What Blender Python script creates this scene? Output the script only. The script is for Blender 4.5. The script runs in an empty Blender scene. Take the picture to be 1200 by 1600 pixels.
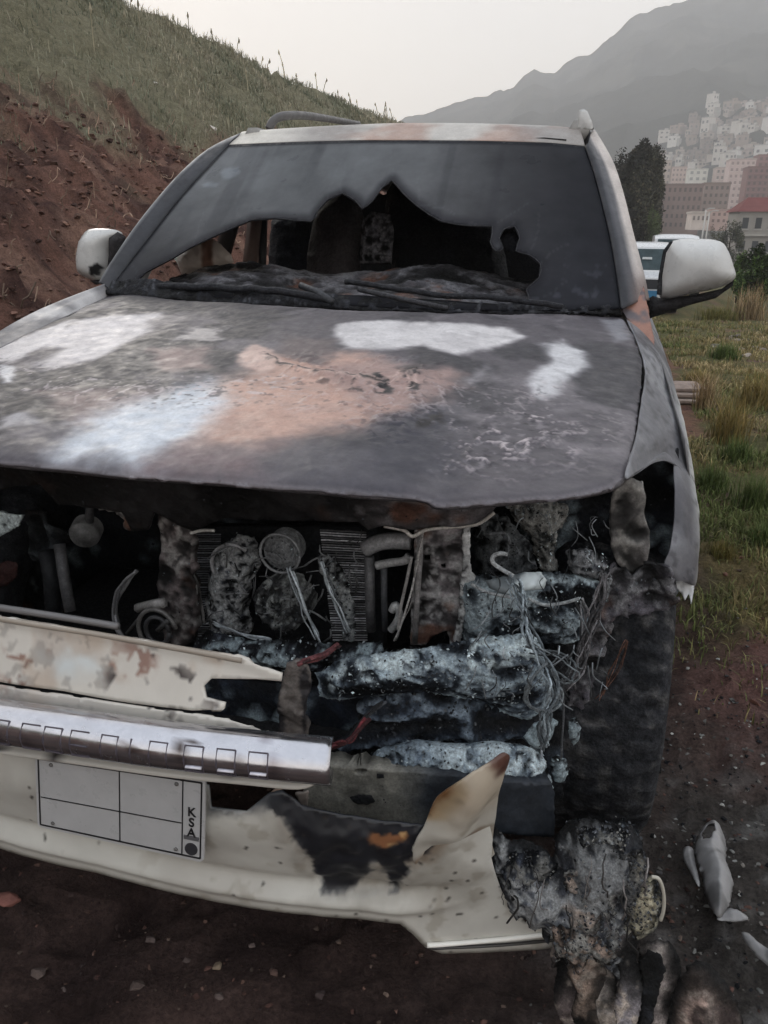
import bpy, bmesh, math, random
import numpy as np
from mathutils import Vector
from mathutils.geometry import delaunay_2d_cdt
random.seed(7); RNG = np.random.RandomState(11)
sc = bpy.context.scene
R_ = math.radians

# ---------------------------------------------------------------- camera, sky, sun, exposure
CAM = np.array([0.69345, -0.95153, 1.46567]); YAW, PITCH, ROLL, FPX = -0.23838, -0.36169, 0.0066, 1195.96
fw = np.array([math.sin(YAW)*math.cos(PITCH), math.cos(YAW)*math.cos(PITCH), math.sin(PITCH)])
r0 = np.array([math.cos(YAW), -math.sin(YAW), 0.0]); u0 = np.cross(r0, fw)
RT = r0*math.cos(ROLL)+u0*math.sin(ROLL); UP = -r0*math.sin(ROLL)+u0*math.cos(ROLL)
cd = bpy.data.cameras.new("camera"); cam = bpy.data.objects.new("camera", cd); sc.collection.objects.link(cam)
from mathutils import Matrix
cam.matrix_world = Matrix(((RT[0], UP[0], -fw[0], CAM[0]), (RT[1], UP[1], -fw[1], CAM[1]), (RT[2], UP[2], -fw[2], CAM[2]), (0, 0, 0, 1)))
cd.sensor_fit = 'HORIZONTAL'; cd.sensor_width = 36.0; cd.lens = 36.0*FPX/1200.0
cd.clip_start = 0.02; cd.clip_end = 6000
sc.camera = cam
sc.render.resolution_x, sc.render.resolution_y = 768, 1024
w = bpy.data.worlds.new("World"); sc.world = w; w.use_nodes = True
nt = w.node_tree; nt.nodes.clear()
out = nt.nodes.new('ShaderNodeOutputWorld'); bg = nt.nodes.new('ShaderNodeBackground')
sky = nt.nodes.new('ShaderNodeTexSky'); sky.sky_type = 'NISHITA'; sky.sun_disc = False
SUN_EL, SUN_AZ = R_(24), R_(-38)           # azimuth from +Y towards +X
sky.sun_elevation = SUN_EL; sky.sun_rotation = SUN_AZ
sky.air_density = 1.6; sky.dust_density = 6.0; sky.ozone_density = 1.0
# an even high cloud layer over the clear sky, slightly mottled
tc = nt.nodes.new('ShaderNodeTexCoord'); nz = nt.nodes.new('ShaderNodeTexNoise'); nz.inputs['Scale'].default_value = 1.6
nz.inputs['Detail'].default_value = 4
nt.links.new(tc.outputs['Generated'], nz.inputs['Vector'])
cr = nt.nodes.new('ShaderNodeValToRGB'); nt.links.new(nz.outputs['Fac'], cr.inputs['Fac'])
cr.color_ramp.elements[0].position = .25; cr.color_ramp.elements[0].color = (13.6, 12.9, 12.3, 1)
cr.color_ramp.elements[1].position = .75; cr.color_ramp.elements[1].color = (16.4, 15.2, 13.9, 1)
# the cloud is cream near the horizon and cooler overhead
sx = nt.nodes.new('ShaderNodeSeparateXYZ'); nt.links.new(tc.outputs['Generated'], sx.inputs[0])
mr = nt.nodes.new('ShaderNodeMapRange'); mr.inputs[1].default_value = .12; mr.inputs[2].default_value = .8; nt.links.new(sx.outputs['Z'], mr.inputs[0])
mz_ = nt.nodes.new('ShaderNodeMix'); mz_.data_type = 'RGBA'; nt.links.new(mr.outputs[0], mz_.inputs['Factor']); nt.links.new(cr.outputs[0], mz_.inputs['A']); mz_.inputs['B'].default_value = (11.9, 12.9, 14.4, 1)
mx = nt.nodes.new('ShaderNodeMix'); mx.data_type = 'RGBA'; mx.inputs['Factor'].default_value = .86
nt.links.new(sky.outputs[0], mx.inputs['A']); nt.links.new(mz_.outputs['Result'], mx.inputs['B'])
nt.links.new(mx.outputs['Result'], bg.inputs['Color']); bg.inputs['Strength'].default_value = 0.10
nt.links.new(bg.outputs[0], out.inputs[0])
sl = bpy.data.lights.new("sun", 'SUN'); sl.energy = 0.7; sl.angle = R_(14); sl.color = (1, .95, .88)
so = bpy.data.objects.new("sun", sl); sc.collection.objects.link(so)
sd = Vector((math.sin(SUN_AZ)*math.cos(SUN_EL), math.cos(SUN_AZ)*math.cos(SUN_EL), math.sin(SUN_EL)))
so.rotation_euler = sd.to_track_quat('Z', 'Y').to_euler()
sc.view_settings.view_transform = 'Standard'; sc.view_settings.look = 'None'
sc.view_settings.exposure = 0.0; sc.view_settings.gamma = 1.0
sc.cycles.max_bounces = 6; sc.cycles.diffuse_bounces = 3; sc.cycles.volume_bounces = 1

# ---------------------------------------------------------------- helpers
def ray(px):
    px = np.atleast_2d(np.array(px, float))
    return fw+RT*((px[:, :1]-600)/FPX)-UP*((px[:, 1:2]-800)/FPX)
def at(u, v, X=None, Y=None, Z=None):
    """point of the place measured at (u, v) on the photograph, lying on the plane X, Y or Z = ..."""
    d = ray((u, v))[0]
    t = (X-CAM[0])/d[0] if X is not None else (Y-CAM[1])/d[1] if Y is not None else (Z-CAM[2])/d[2]
    return CAM+d*t
def lin(c):
    c = np.asarray(c, float)/255.0
    return np.where(c <= .04045, c/12.92, ((c+.055)/1.055)**2.4)
def _hash(i, j, k, seed):
    h = (i.astype(np.uint32)*np.uint32(374761393)+j.astype(np.uint32)*np.uint32(668265263)+k.astype(np.uint32)*np.uint32(2147483647-58)+np.uint32(seed*144269+12345))
    h = (h ^ (h >> np.uint32(13)))*np.uint32(1274126177); h ^= (h >> np.uint32(16))
    return (h & np.uint32(0xffffff)).astype(float)/0xffffff
def vnoise(P, seed=0):
    P = np.asarray(P, float); I = np.floor(P).astype(np.int64); F = P-I; F = F*F*F*(F*(F*6-15)+10)
    o = 0
    for a in (0, 1):
        wa = F[:, 0] if a else 1-F[:, 0]
        for b in (0, 1):
            wb = F[:, 1] if b else 1-F[:, 1]
            for c in (0, 1):
                wc = F[:, 2] if c else 1-F[:, 2]
                o = o+wa*wb*wc*_hash(I[:, 0]+a, I[:, 1]+b, I[:, 2]+c, seed)
    return o
def fbm(P, f=1.0, o=4, seed=0, ridge=False):
    P = np.asarray(P, float)
    if P.shape[1] == 2: P = np.c_[P, np.zeros(len(P))]
    s = 0; a = 1; t = 0
    for k in range(o):
        n = vnoise(P*f+k*17.3, seed+k*7)
        if ridge: n = 1-np.abs(2*n-1)
        s = s+a*n; t += a; a *= .5; f *= 2.03
    return s/t
def sst(a, b, x):
    t = np.clip((x-a)/(b-a), 0, 1); return t*t*(3-2*t)
def inpoly(P, poly):
    x, y = P[:, 0], P[:, 1]; c = np.zeros(len(P), bool); n = len(poly)
    for i in range(n):
        x1, y1 = poly[i]; x2, y2 = poly[(i+1) % n]
        if y1 == y2: continue
        k = ((y1 > y) != (y2 > y)) & (x < (x2-x1)*(y-y1)/(y2-y1)+x1); c ^= k
    return c
def pdist(P, poly, closed=True):
    P = np.asarray(P, float); d = np.full(len(P), 1e9); n = len(poly)
    for i in range(n if closed else n-1):
        a = np.array(poly[i], float); b = np.array(poly[(i+1) % n], float); ab = b-a; L = ab@ab
        if L < 1e-14: continue
        t = np.clip(((P-a)@ab)/L, 0, 1); q = P-a-t[:, None]*ab; d = np.minimum(d, np.hypot(q[:, 0], q[:, 1]))
    return d
def sdist(P, poly):
    d = pdist(P, poly); return np.where(inpoly(P, poly), d, -d)
def mixc(c, col, m):
    return c*(1-m[:, None])+np.asarray(col, float)[None]*m[:, None]

class Surf:
    """a surface of the place given as one coordinate over the other two"""
    def __init__(s, axis, g): s.ax = 'XYZ'.index(axis); s.g = g; s.o = [i for i in range(3) if i != s.ax]
    def lift(s, d):
        d = np.atleast_2d(np.asarray(d, float)); P = np.zeros((len(d), 3)); P[:, s.o[0]] = d[:, 0]; P[:, s.o[1]] = d[:, 1]
        P[:, s.ax] = s.g(d[:, 0], d[:, 1]); return P
    def d(s, px):
        D = ray(px); t = np.linspace(.3, 12, 1400); lo = np.full(len(D), .3); hi = np.full(len(D), 12.)
        def F(tt):
            P = CAM+D*tt[:, None]; return P[:, s.ax]-s.g(P[:, s.o[0]], P[:, s.o[1]])
        f0 = F(lo); done = np.zeros(len(D), bool)
        for a, b in zip(t[:-1], t[1:]):
            fb = F(np.full(len(D), b)); k = ~done & (np.sign(fb) != np.sign(f0)); lo[k] = a; hi[k] = b; done |= k
            if done.all(): break
        for _ in range(40):
            m = (lo+hi)/2; fm = F(m); k = np.sign(fm) == np.sign(f0); lo = np.where(k, m, lo); hi = np.where(k, hi, m)
        return (CAM+D*lo[:, None])[:, s.o]

def tag(o, label=None, cat=None, group=None, kind=None):
    for k, v in (('label', label), ('category', cat), ('group', group), ('kind', kind)):
        if v: o[k] = v
    return o
def link(name, me, mat=None, parent=None):
    o = bpy.data.objects.new(name, me); sc.collection.objects.link(o)
    if mat is not None and me is not None and not len(me.materials): me.materials.append(mat)
    if parent is not None: o.parent = parent; o.matrix_parent_inverse = parent.matrix_world.inverted()
    return o
def empty(name, loc=(0, 0, 0), rz=0, parent=None):
    o = bpy.data.objects.new(name, None); sc.collection.objects.link(o); o.location = loc; o.rotation_euler = (0, 0, rz)
    o.empty_display_size = .2
    if parent is not None: o.parent = parent
    bpy.context.view_layer.update()
    return o
def mesh(name, V, F, mat=None, parent=None, col=None, smooth=True, thick=0, off=-1):
    """col: per-vertex surface colour 0..255"""
    me = bpy.data.meshes.new(name)
    V = np.asarray(V, float)
    if isinstance(F, np.ndarray):
        k = F.shape[1]; me.vertices.add(len(V)); me.vertices.foreach_set('co', V.ravel()); me.loops.add(F.size)
        me.loops.foreach_set('vertex_index', F.ravel().astype(np.int32)); me.polygons.add(len(F))
        me.polygons.foreach_set('loop_start', np.arange(0, F.size, k, dtype=np.int32)); me.update(calc_edges=True)
    else: me.from_pydata(V.tolist(), [], [list(f) for f in F]); me.update()
    me.polygons.foreach_set('use_smooth', [smooth]*len(me.polygons))
    if col is not None:
        c = np.ones((len(V), 4)); c[:, :3] = lin(np.clip(col, 0, 255)); a = me.color_attributes.new('Col', 'FLOAT_COLOR', 'POINT')
        a.data.foreach_set('color', c.ravel())
    me.validate()
    if parent is not None and parent.type == 'EMPTY' and parent.location.length > 0: pass
    o = link(name, me, mat, parent)
    if thick:
        m = o.modifiers.new('thickness', 'SOLIDIFY'); m.thickness = thick; m.offset = off; m.use_quality_normals = True
    return o
def vnormals(V, F):
    a, b, c = V[F[:, 0]], V[F[:, 1]], V[F[:, 2]]; n = np.cross(b-a, c-a); N = np.zeros_like(V)
    for k in range(F.shape[1]): np.add.at(N, F[:, k], n)
    return N/np.maximum(np.linalg.norm(N, axis=1, keepdims=True), 1e-12)
def resample(poly, step, closed=True):
    o = []; n = len(poly)
    for i in range(n if closed else n-1):
        a = np.array(poly[i], float); b = np.array(poly[(i+1) % n], float); k = max(1, int(np.linalg.norm(b-a)/step))
        for j in range(k): o.append(a+(b-a)*j/k)
    if not closed: o.append(np.array(poly[-1], float))
    return np.array(o)
def smoothline(poly, n=4, closed=False):
    """Catmull-Rom through measured points"""
    P = [np.array(p, float) for p in poly]; m = len(P); o = []
    for i in range(m if closed else m-1):
        a, b, c, d = (P[(i-1) % m], P[i], P[(i+1) % m], P[(i+2) % m]) if closed else (P[max(i-1, 0)], P[i], P[i+1], P[min(i+2, m-1)])
        for j in range(n):
            t = j/n; o.append(.5*((2*b)+(c-a)*t+(2*a-5*b+4*c-d)*t*t+(3*b-a-3*c+d)*t**3))
    if not closed: o.append(P[-1])
    return o
def tri2d(outline, holes, step, jag=0):
    """triangulated region of the plane: returns points, triangles, boundary distance"""
    ol = resample(outline, step); hs = [resample(h, step) for h in holes]
    if jag:
        ol = ol+(np.c_[fbm(ol, 3/step/3, 3, 3), fbm(ol, 3/step/3, 3, 9)]-.5)*jag*2
        hs = [h+(np.c_[fbm(h, 1/step/3, 3, 3), fbm(h, 1/step/3, 3, 9)]-.5)*jag*2 for h in hs]
    lo = ol.min(0); hi = ol.max(0); gx = np.arange(lo[0], hi[0], step); gy = np.arange(lo[1], hi[1], step*.87)
    A, B = np.meshgrid(gx, gy); A = A+((np.arange(len(gy)) % 2)*step*.5)[:, None]; G = np.c_[A.ravel(), B.ravel()]
    G = G+RNG.uniform(-.12, .12, G.shape)*step
    k = inpoly(G, ol) & (pdist(G, ol) > step*.45)
    for h in hs: k &= ~inpoly(G, h) & (pdist(G, h) > step*.45)
    G = G[k]; P = [ol]+hs+[G]; E = []; n = 0
    for L in [ol]+hs: E += [(n+i, n+(i+1) % len(L)) for i in range(len(L))]; n += len(L)
    P = np.vstack(P)
    r = delaunay_2d_cdt([Vector(p) for p in P.tolist()], E, [], 0, 1e-7)
    V = np.array([tuple(v) for v in r[0]]); F = np.array([f for f in r[2] if len(f) == 3], int)
    c = V[F].mean(1); k = inpoly(c, ol)
    for h in hs: k &= ~inpoly(c, h)
    F = F[k]
    ab = V[F[:, 1]]-V[F[:, 0]]; ac = V[F[:, 2]]-V[F[:, 0]]; s = ab[:, 0]*ac[:, 1]-ab[:, 1]*ac[:, 0]
    F[s < 0] = F[s < 0][:, ::-1]; F = F[np.abs(s) > 1e-12]
    return V, F, ol, hs
def relax(F, n, val, fixed, it):
    E_ = np.vstack([F[:, [0, 1]], F[:, [1, 2]], F[:, [2, 0]]]); cnt = np.zeros(n); np.add.at(cnt, E_[:, 0], 1); np.add.at(cnt, E_[:, 1], 1)
    for _ in range(it):
        s = np.zeros(n); np.add.at(s, E_[:, 0], val[E_[:, 1]]); np.add.at(s, E_[:, 1], val[E_[:, 0]]); s = s/np.maximum(cnt, 1); val = np.where(fixed, val, .4*val+.6*s)
    return val
HGT = [None]
def face_cam(V, F):
    c = V[F].mean(1); n = np.cross(V[F[:, 1]]-V[F[:, 0]], V[F[:, 2]]-V[F[:, 0]])
    if ((n*(CAM-c)).sum()) < 0: F = F[:, ::-1]
    return F
def sheet(name, surf, outline, step, paint=None, holes=(), disp=None, mat=None, parent=None, thick=.003, jag=0, px=True, smooth=True):
    """a sheet lying on surf; outline and holes measured on the photograph (px) or in the surface's own coordinates"""
    ol = surf.d(outline) if px else np.array(outline, float)
    hs = [surf.d(h) if px else np.array(h, float) for h in holes]
    D, F, ol, hs = tri2d(ol, hs, step, jag)
    V = surf.lift(D); F = face_cam(V, F)
    HGT[0] = None; V0 = V
    if disp is not None: h = disp(D, V); V = V+vnormals(V, F)*h[:, None]; HGT[0] = (h-h.mean())/max(h.std(), 1e-6)
    col = paint(D, V0) if paint is not None else None; HGT[0] = None
    return mesh(name, V, F, mat, parent, col, smooth, thick)
def blob(surf, px, soft=.02, warp=.02, f=14, seed=0, conv=True):
    """soft-edged patch on a surface: returns a function of the surface's coordinates"""
    pl = surf.d(px) if conv else np.array(px, float)
    def fn(D):
        s = sdist(D, pl)+(fbm(D, f, 4, seed)-.5)*2*warp+(fbm(D, f*5, 3, seed+3)-.5)*warp*.7
        return sst(-soft, soft, s)
    return fn
def puff(name, outline, surf, front, back, wd, step, paint=None, disp=None, mat=None, parent=None, px=True, jag=0, smooth=True):
    """a closed body with the given outline lying along surf, swelling to the front and to the back"""
    ol = surf.d(outline) if px else np.array(outline, float)
    D, F, ol, _ = tri2d(ol, [], step, jag); n = len(D); d = np.clip(pdist(D, ol)/wd, 0, 1); p = np.sqrt(1-(1-d)**2)
    V = surf.lift(D); F = face_cam(V, F); N = vnormals(V, F); bd = pdist(D, ol) < step*1e-3
    p = relax(F, n, p, bd, 14); HGT[0] = None
    A = V+N*(front*p)[:, None]; B = V-N*(back*p)[:, None]; A0 = A
    if disp is not None:
        dd = disp(D, A); A = A+N*dd[:, None]; B[bd] = A[bd]; HGT[0] = (dd-dd.mean())/max(dd.std(), 1e-6)
    m = np.full(n, -1); inner = np.where(~bd)[0]; idx = np.arange(n); idx[inner] = n+np.arange(len(inner))
    V2 = np.vstack([A, B[inner]]); F2 = np.vstack([F, idx[F][:, ::-1]])
    col = None
    if paint is not None: c = paint(D, A0); HGT[0] = None; col = np.vstack([c, c[inner]])
    return mesh(name, V2, F2, mat, parent, col, smooth)
def grid_mesh(name, G, mat=None, parent=None, paint=None, disp=None, thick=0, smooth=True, flip=False, closed=False):
    """G: rows x cols x 3"""
    G = np.asarray(G, float); r, c = G.shape[:2]; V = G.reshape(-1, 3); I = np.arange(r*c).reshape(r, c)
    if closed: I = np.c_[I, I[:, :1]]
    F = np.stack([I[:-1, :-1], I[:-1, 1:], I[1:, 1:], I[1:, :-1]], -1).reshape(-1, 4)
    if flip: F = F[:, ::-1]
    if disp is not None: V = V+vnormals(V, F)*disp(V)[:, None]
    return mesh(name, V, F, mat, parent, paint(V) if paint is not None else None, smooth, thick)
def ribbon(rows, nu=8, nv=8):
    """smooth surface through measured rows of points -> grid"""
    rows = [np.array(smoothline(r, nu)) for r in rows]; cols = [smoothline([r[i] for r in rows], nv) for i in range(len(rows[0]))]
    return np.array(cols).transpose(1, 0, 2)
def tube_geo(pts, rad, n=8, cap=True):
    P = np.array(pts, float); m = len(P); rad = np.broadcast_to(np.asarray(rad, float), (m,)); T = np.gradient(P, axis=0); T /= np.maximum(np.linalg.norm(T, axis=1, keepdims=True), 1e-9)
    ref = np.array([0, 0, 1.]) if abs(T[0][2]) < .9 else np.array([1., 0, 0]); a = np.cross(T[0], ref); a /= np.linalg.norm(a); V = []
    for i in range(m):
        a = a-T[i]*(a@T[i]); a /= max(np.linalg.norm(a), 1e-9); b = np.cross(T[i], a)
        for k in range(n): th = 2*math.pi*k/n; V.append(P[i]+rad[i]*(a*math.cos(th)+b*math.sin(th)))
    F = []
    for i in range(m-1):
        for k in range(n): F.append([i*n+k, i*n+(k+1) % n, (i+1)*n+(k+1) % n, (i+1)*n+k])
    if cap:
        V.append(P[0]); V.append(P[-1]); c0 = m*n
        for k in range(n): F.append([c0, (k+1) % n, k, k]); F.append([c0+1, (m-1)*n+k, (m-1)*n+(k+1) % n, (m-1)*n+(k+1) % n])
    return np.array(V), F
class MB:
    """collects pieces of ONE mesh"""
    def __init__(s): s.V = []; s.F = []; s.C = []; s.n = 0
    def add(s, V, F, col=None):
        V = np.asarray(V, float); s.V.append(V); s.F += [[s.n+i for i in dict.fromkeys(f)] for f in (F.tolist() if isinstance(F, np.ndarray) else F)]; s.n += len(V)
        s.C.append(np.tile(np.array([128., 128, 128] if col is None else col, float), (len(V), 1)) if np.ndim(col) < 2 else np.asarray(col, float))
    def tube(s, pts, r, n=8, col=None): s.add(*tube_geo(pts, r, n), col)
    def box(s, c, sz, rz=0, col=None, rx=0):
        h = np.array(sz, float)/2; V = np.array([[x, y, z] for x in (-1, 1) for y in (-1, 1) for z in (-1, 1)])*h
        if rx: ca, sa = math.cos(rx), math.sin(rx); V = V@np.array([[1, 0, 0], [0, ca, sa], [0, -sa, ca]])
        ca, sa = math.cos(rz), math.sin(rz); V = V@np.array([[ca, sa, 0], [-sa, ca, 0], [0, 0, 1]])+np.array(c, float)
        s.add(V, [[0, 1, 3, 2], [4, 6, 7, 5], [0, 4, 5, 1], [2, 3, 7, 6], [0, 2, 6, 4], [1, 5, 7, 3]], col)
    def build(s, name, mat=None, parent=None, smooth=False, bevel=0, label=None):
        o = mesh(name, np.vstack(s.V), s.F, mat, parent, np.vstack(s.C), smooth)
        if bevel: m = o.modifiers.new('bevel', 'BEVEL'); m.width = bevel; m.segments = 2; m.limit_method = 'ANGLE'
        if label: o['label'] = label
        return o

# ---------------------------------------------------------------- materials
def material(name, color=(.5, .5, .5), rough=.6, metal=0, vcol=False, var=.25, vscale=40, bump=.3, bscale=80, bdist=.002,
             speck=None, speck_amt=.6, speck_scale=200, rvar=.2, spec=.5, coat=0, bump2=None, var2=None):
    m = bpy.data.materials.new(name); m.use_nodes = True; t = m.node_tree; N = t.nodes; L = t.links; p = N['Principled BSDF']
    tc = N.new('ShaderNodeTexCoord'); src = tc.outputs['Object']
    def noise(scale, detail=5, rough=.6, vec=None):
        n = N.new('ShaderNodeTexNoise'); n.inputs['Scale'].default_value = scale; n.inputs['Detail'].default_value = detail
        n.inputs['Roughness'].default_value = rough; L.new(vec or src, n.inputs['Vector']); return n.outputs['Fac']
    def mrange(x, a, b, c, d):
        n = N.new('ShaderNodeMapRange'); n.inputs[1].default_value = a; n.inputs[2].default_value = b; n.inputs[3].default_value = c; n.inputs[4].default_value = d
        L.new(x, n.inputs[0]); return n.outputs[0]
    if vcol: a = N.new('ShaderNodeAttribute'); a.attribute_name = 'Col'; col = a.outputs['Color']
    else: a = N.new('ShaderNodeRGB'); a.outputs[0].default_value = (*color, 1); col = a.outputs[0]
    f = mrange(noise(vscale, 8, .65), .3, .7, 1-var, 1+var)
    mm = N.new('ShaderNodeVectorMath'); mm.operation = 'SCALE'; L.new(col, mm.inputs[0]); L.new(f, mm.inputs['Scale']); col = mm.outputs[0]
    if var2:
        f2 = mrange(noise(var2[0], 6, .7), .3, .7, 1-var2[1], 1+var2[1]); m2 = N.new('ShaderNodeVectorMath'); m2.operation = 'SCALE'; L.new(col, m2.inputs[0]); L.new(f2, m2.inputs['Scale']); col = m2.outputs[0]
    if speck is not None:
        k = mrange(noise(speck_scale, 6, .7), .5+(.5-speck_amt)*.35, .5+(.5-speck_amt)*.35+.06, 0, 1)
        mx = N.new('ShaderNodeMix'); mx.data_type = 'RGBA'; L.new(k, mx.inputs['Factor']); L.new(col, mx.inputs['A']); mx.inputs['B'].default_value = (*speck, 1); col = mx.outputs['Result']
    L.new(col, p.inputs['Base Color'])
    L.new(mrange(noise(vscale*1.7, 5), .3, .7, max(0, rough-rvar), min(1, rough+rvar)), p.inputs['Roughness'])
    p.inputs['Metallic'].default_value = metal; p.inputs['Specular IOR Level'].default_value = spec; p.inputs['Coat Weight'].default_value = coat
    if bump:
        b = N.new('ShaderNodeBump'); b.inputs['Strength'].default_value = bump; b.inputs['Distance'].default_value = bdist; L.new(noise(bscale, 8, .7), b.inputs['Height'])
        if bump2:
            b2 = N.new('ShaderNodeBump'); b2.inputs['Strength'].default_value = bump2[1]; b2.inputs['Distance'].default_value = bump2[2]
            L.new(noise(bump2[0], 4, .6), b2.inputs['Height']); L.new(b.outputs[0], b2.inputs['Normal']); b = b2
        L.new(b.outputs[0], p.inputs['Normal'])
    return m
M = {}
M['burnt'] = material('burnt_paint', vcol=True, rough=.5, var=.12, vscale=16, var2=(140, .12), bump=.5, bscale=75, bdist=.0009, rvar=.15, spec=.4)
M['char'] = material('charred_plastic', vcol=True, rough=.75, var=.5, vscale=70, bump=1, bscale=150, bdist=.004, rvar=.2, spec=.35, bump2=(45, .8, .01), var2=(260, .5), speck=(.12, .13, .145), speck_amt=-.1, speck_scale=240)
M['ash'] = material('ash_crust', vcol=True, rough=.9, var=.55, vscale=90, bump=1, bscale=200, bdist=.005, rvar=.08, spec=.2, bump2=(70, .9, .008), var2=(240, .45), speck=(.03, .036, .045), speck_amt=0, speck_scale=170)
M['plastic'] = material('cream_plastic', vcol=True, rough=.42, var=.07, vscale=9, bump=.15, bscale=40, bdist=.001, rvar=.12, spec=.5)
M['white'] = material('white_paint', vcol=True, rough=.3, var=.05, vscale=12, bump=.06, bscale=60, bdist=.001, rvar=.1, coat=.3)
M['black'] = material('black_soot', (.012, .013, .016), rough=.85, var=.5, vscale=30, bump=.8, bscale=60, bdist=.004, spec=.2)
M['metal'] = material('burnt_steel', vcol=True, rough=.6, metal=.3, var=.4, var2=(220, .35), vscale=50, bump=.5, bscale=120, bdist=.0015)
M['chrome'] = material('chrome', vcol=True, rough=.2, metal=.95, var=.1, vscale=30, bump=.12, bscale=90, bdist=.0006, rvar=.1)
M['glass'] = material('sooted_glass', vcol=True, rough=.4, var=.25, vscale=5, bump=.05, bscale=14, bdist=.001, rvar=.16, spec=.03)
M['tyre'] = material('burnt_tyre', vcol=True, rough=.92, var=.6, vscale=45, var2=(200, .5), bump=1, bscale=70, bdist=.008, spec=.15, bump2=(22, .8, .02))
M['earth'] = material('earth', vcol=True, rough=.95, var=.35, vscale=11, var2=(75, .45), bump=1, bscale=34, bdist=.03, rvar=.04, spec=.12, bump2=(150, .9, .008))
M['rock'] = material('rock', vcol=True, rough=.9, var=.3, vscale=14, bump=.8, bscale=30, bdist=.01, spec=.15)
M['leaf'] = material('leaf', vcol=True, rough=.75, var=.3, vscale=3, bump=0, spec=.15)
M['wall'] = material('rendered_wall', vcol=True, rough=.9, var=.12, vscale=.5, bump=.2, bscale=3, bdist=.02, spec=.15)
M['pane'] = material('dark_pane', (.03, .035, .04), rough=.15, var=.1, vscale=.5, bump=0)
M['far'] = material('far_slope', vcol=True, rough=1, var=.45, vscale=.03, bump=.6, bscale=.08, bdist=4, rvar=0, spec=0)
M['plate'] = material('plate_paint', vcol=True, rough=.4, var=.06, vscale=25, bump=.05, bscale=90, bdist=.0005)
# ---------------------------------------------------------------- ground (one sheet), mountain, haze
def axis_pts(segs):
    o = []
    for a, b, s in segs: o += list(np.arange(a, b, s))
    o.append(segs[-1][1]); return np.array(o)
def geo(a, b, n): return list(a+(b-a)*(np.linspace(0, 1, n)**2.6))[1:]
gx = np.concatenate([-np.array(geo(9.5, 700, 26))[::-1], axis_pts([(-9.5, -1.8, .08), (-1.8, 2.6, .03), (2.6, 6, .08)]), np.array(geo(6, 900, 40))])
gy = np.concatenate([-np.array(geo(1.2, 60, 8))[::-1], axis_pts([(-1.2, 3.2, .03), (3.2, 9, .08), (9, 22, .2)]), np.array(geo(22, 1500, 60))])
def base_h(x, y):
    z = -.056*np.clip(y-4, 0, 16)-.032*np.clip(y-20, 0, 110)-.02*np.clip(y-130, 0, 220)
    d = -1.75-x                                     # distance up the bank from its toe
    grow = 1+.2*sst(20, 60, y)
    prof = np.where(d < 3.1, .84*d, 2.6+.8*(d-3.1)); prof = np.where(d < 6.55, prof, 5.36-.03*(d-6.55))
    prof = np.where(d < 0, 0, prof)*grow
    k = sst(90, 260, y)
    return z*(1-sst(0, 1.5, d))+prof*(1-k)+z*k*sst(0, 1.5, d)
def ground_h(x, y):
    P = np.c_[x, y, 0*x]; z = base_h(x, y); d = -1.75-x; bank = sst(0, .8, d)
    near = np.exp(-np.clip(np.hypot(x, y)-25, 0, None)/40)
    z = z+near*((fbm(P, 5, 4, 1)-.5)*.05+(fbm(P, 1.1, 3, 4)-.5)*.10)
    z = z+bank*near*((fbm(P, 1.3, 4, 8, True)-.6)*.5+(fbm(P, 5, 4, 15, True)-.6)*.22+(fbm(P, 14, 2, 19)-.5)*.13)
    # churned, rubbly soil under and beside the car
    z = z+near*sst(6, 2, y)*(1-bank)*((fbm(P, 14, 3, 5, True)-.6)*.055)
    return z
GX, GY = np.meshgrid(gx, gy); x = GX.ravel(); y = GY.ravel(); z = ground_h(x, y)
def ground_col(x, y, z):
    P = np.c_[x, y, 0*x]; d = -1.75-x
    n1 = fbm(P, 1.4, 4, 21); n2 = fbm(P, 6, 4, 22); n3 = fbm(P, 22, 3, 23)
    c = np.tile([92., 74, 68], (len(x), 1)); c = mixc(c, [58, 45, 42], sst(.4, .65, n2)); c = mixc(c, [104, 80, 73], sst(.52, .7, n1)*.8)
    # right verge: grass soil, dry straw, red mud
    right = sst(1.1, 1.4, x+.25*(n1-.5)*2)*sst(1.5, 2.1, y+(n2-.5))
    c = mixc(c, [84, 82, 54], right*(1-sst(.62, .7, n1)))
    c = mixc(c, [116, 100, 70], right*sst(.5, .62, n2)*.7)
    mud = blobxy([(1.15, 1.0), (1.5, .95), (1.9, 1.3), (1.8, 1.8), (1.45, 1.9), (1.2, 1.6)])(P[:, :2]); c = mixc(c, [112, 82, 76], mud*.85)
    path = blobxy([(1.2, 5), (1.75, 5.3), (1.95, 8.5), (2.2, 13), (1.5, 14), (1.2, 9)])(P[:, :2]); c = mixc(c, [112, 82, 72], path*.8)
    # soot and ash round the burnt corner
    ash = np.exp(-(((x-1.2)/.5)**2+((y-.5)/.6)**2)); s = ash*1.5*(.4+n2)
    c = mixc(c, [72, 72, 69], np.clip(s, 0, .85)); c = mixc(c, [134, 134, 132], sst(.6, .7, n3)*np.clip(s, 0, 1)*.7)
    under = np.exp(-((x/1.1)**4))*sst(-.35, .1, y)*(1-sst(4.5, 5.5, y)); c = mixc(c, [58, 47, 45], under*.6)  # last: shade under the car painted into the soil colour
    # bank: red-brown cut below, grass above
    up = base_h(x, y); cut = sst(0, .3, d); c = mixc(c, [108, 80, 70], cut); c = mixc(c, [76, 56, 51], cut*sst(.45, .62, n2)); c = mixc(c, [140, 112, 98], cut*sst(.56, .68, fbm(P, 3.3, 3, 31))*.6)
    gr = cut*sst(1.9, 3.0, up+(n1-.5)*2.2); c = mixc(c, [118, 114, 94], gr)
    far = sst(25, 80, y)*(1-cut); c = mixc(c, [78, 74, 62], far)
    return c
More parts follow.
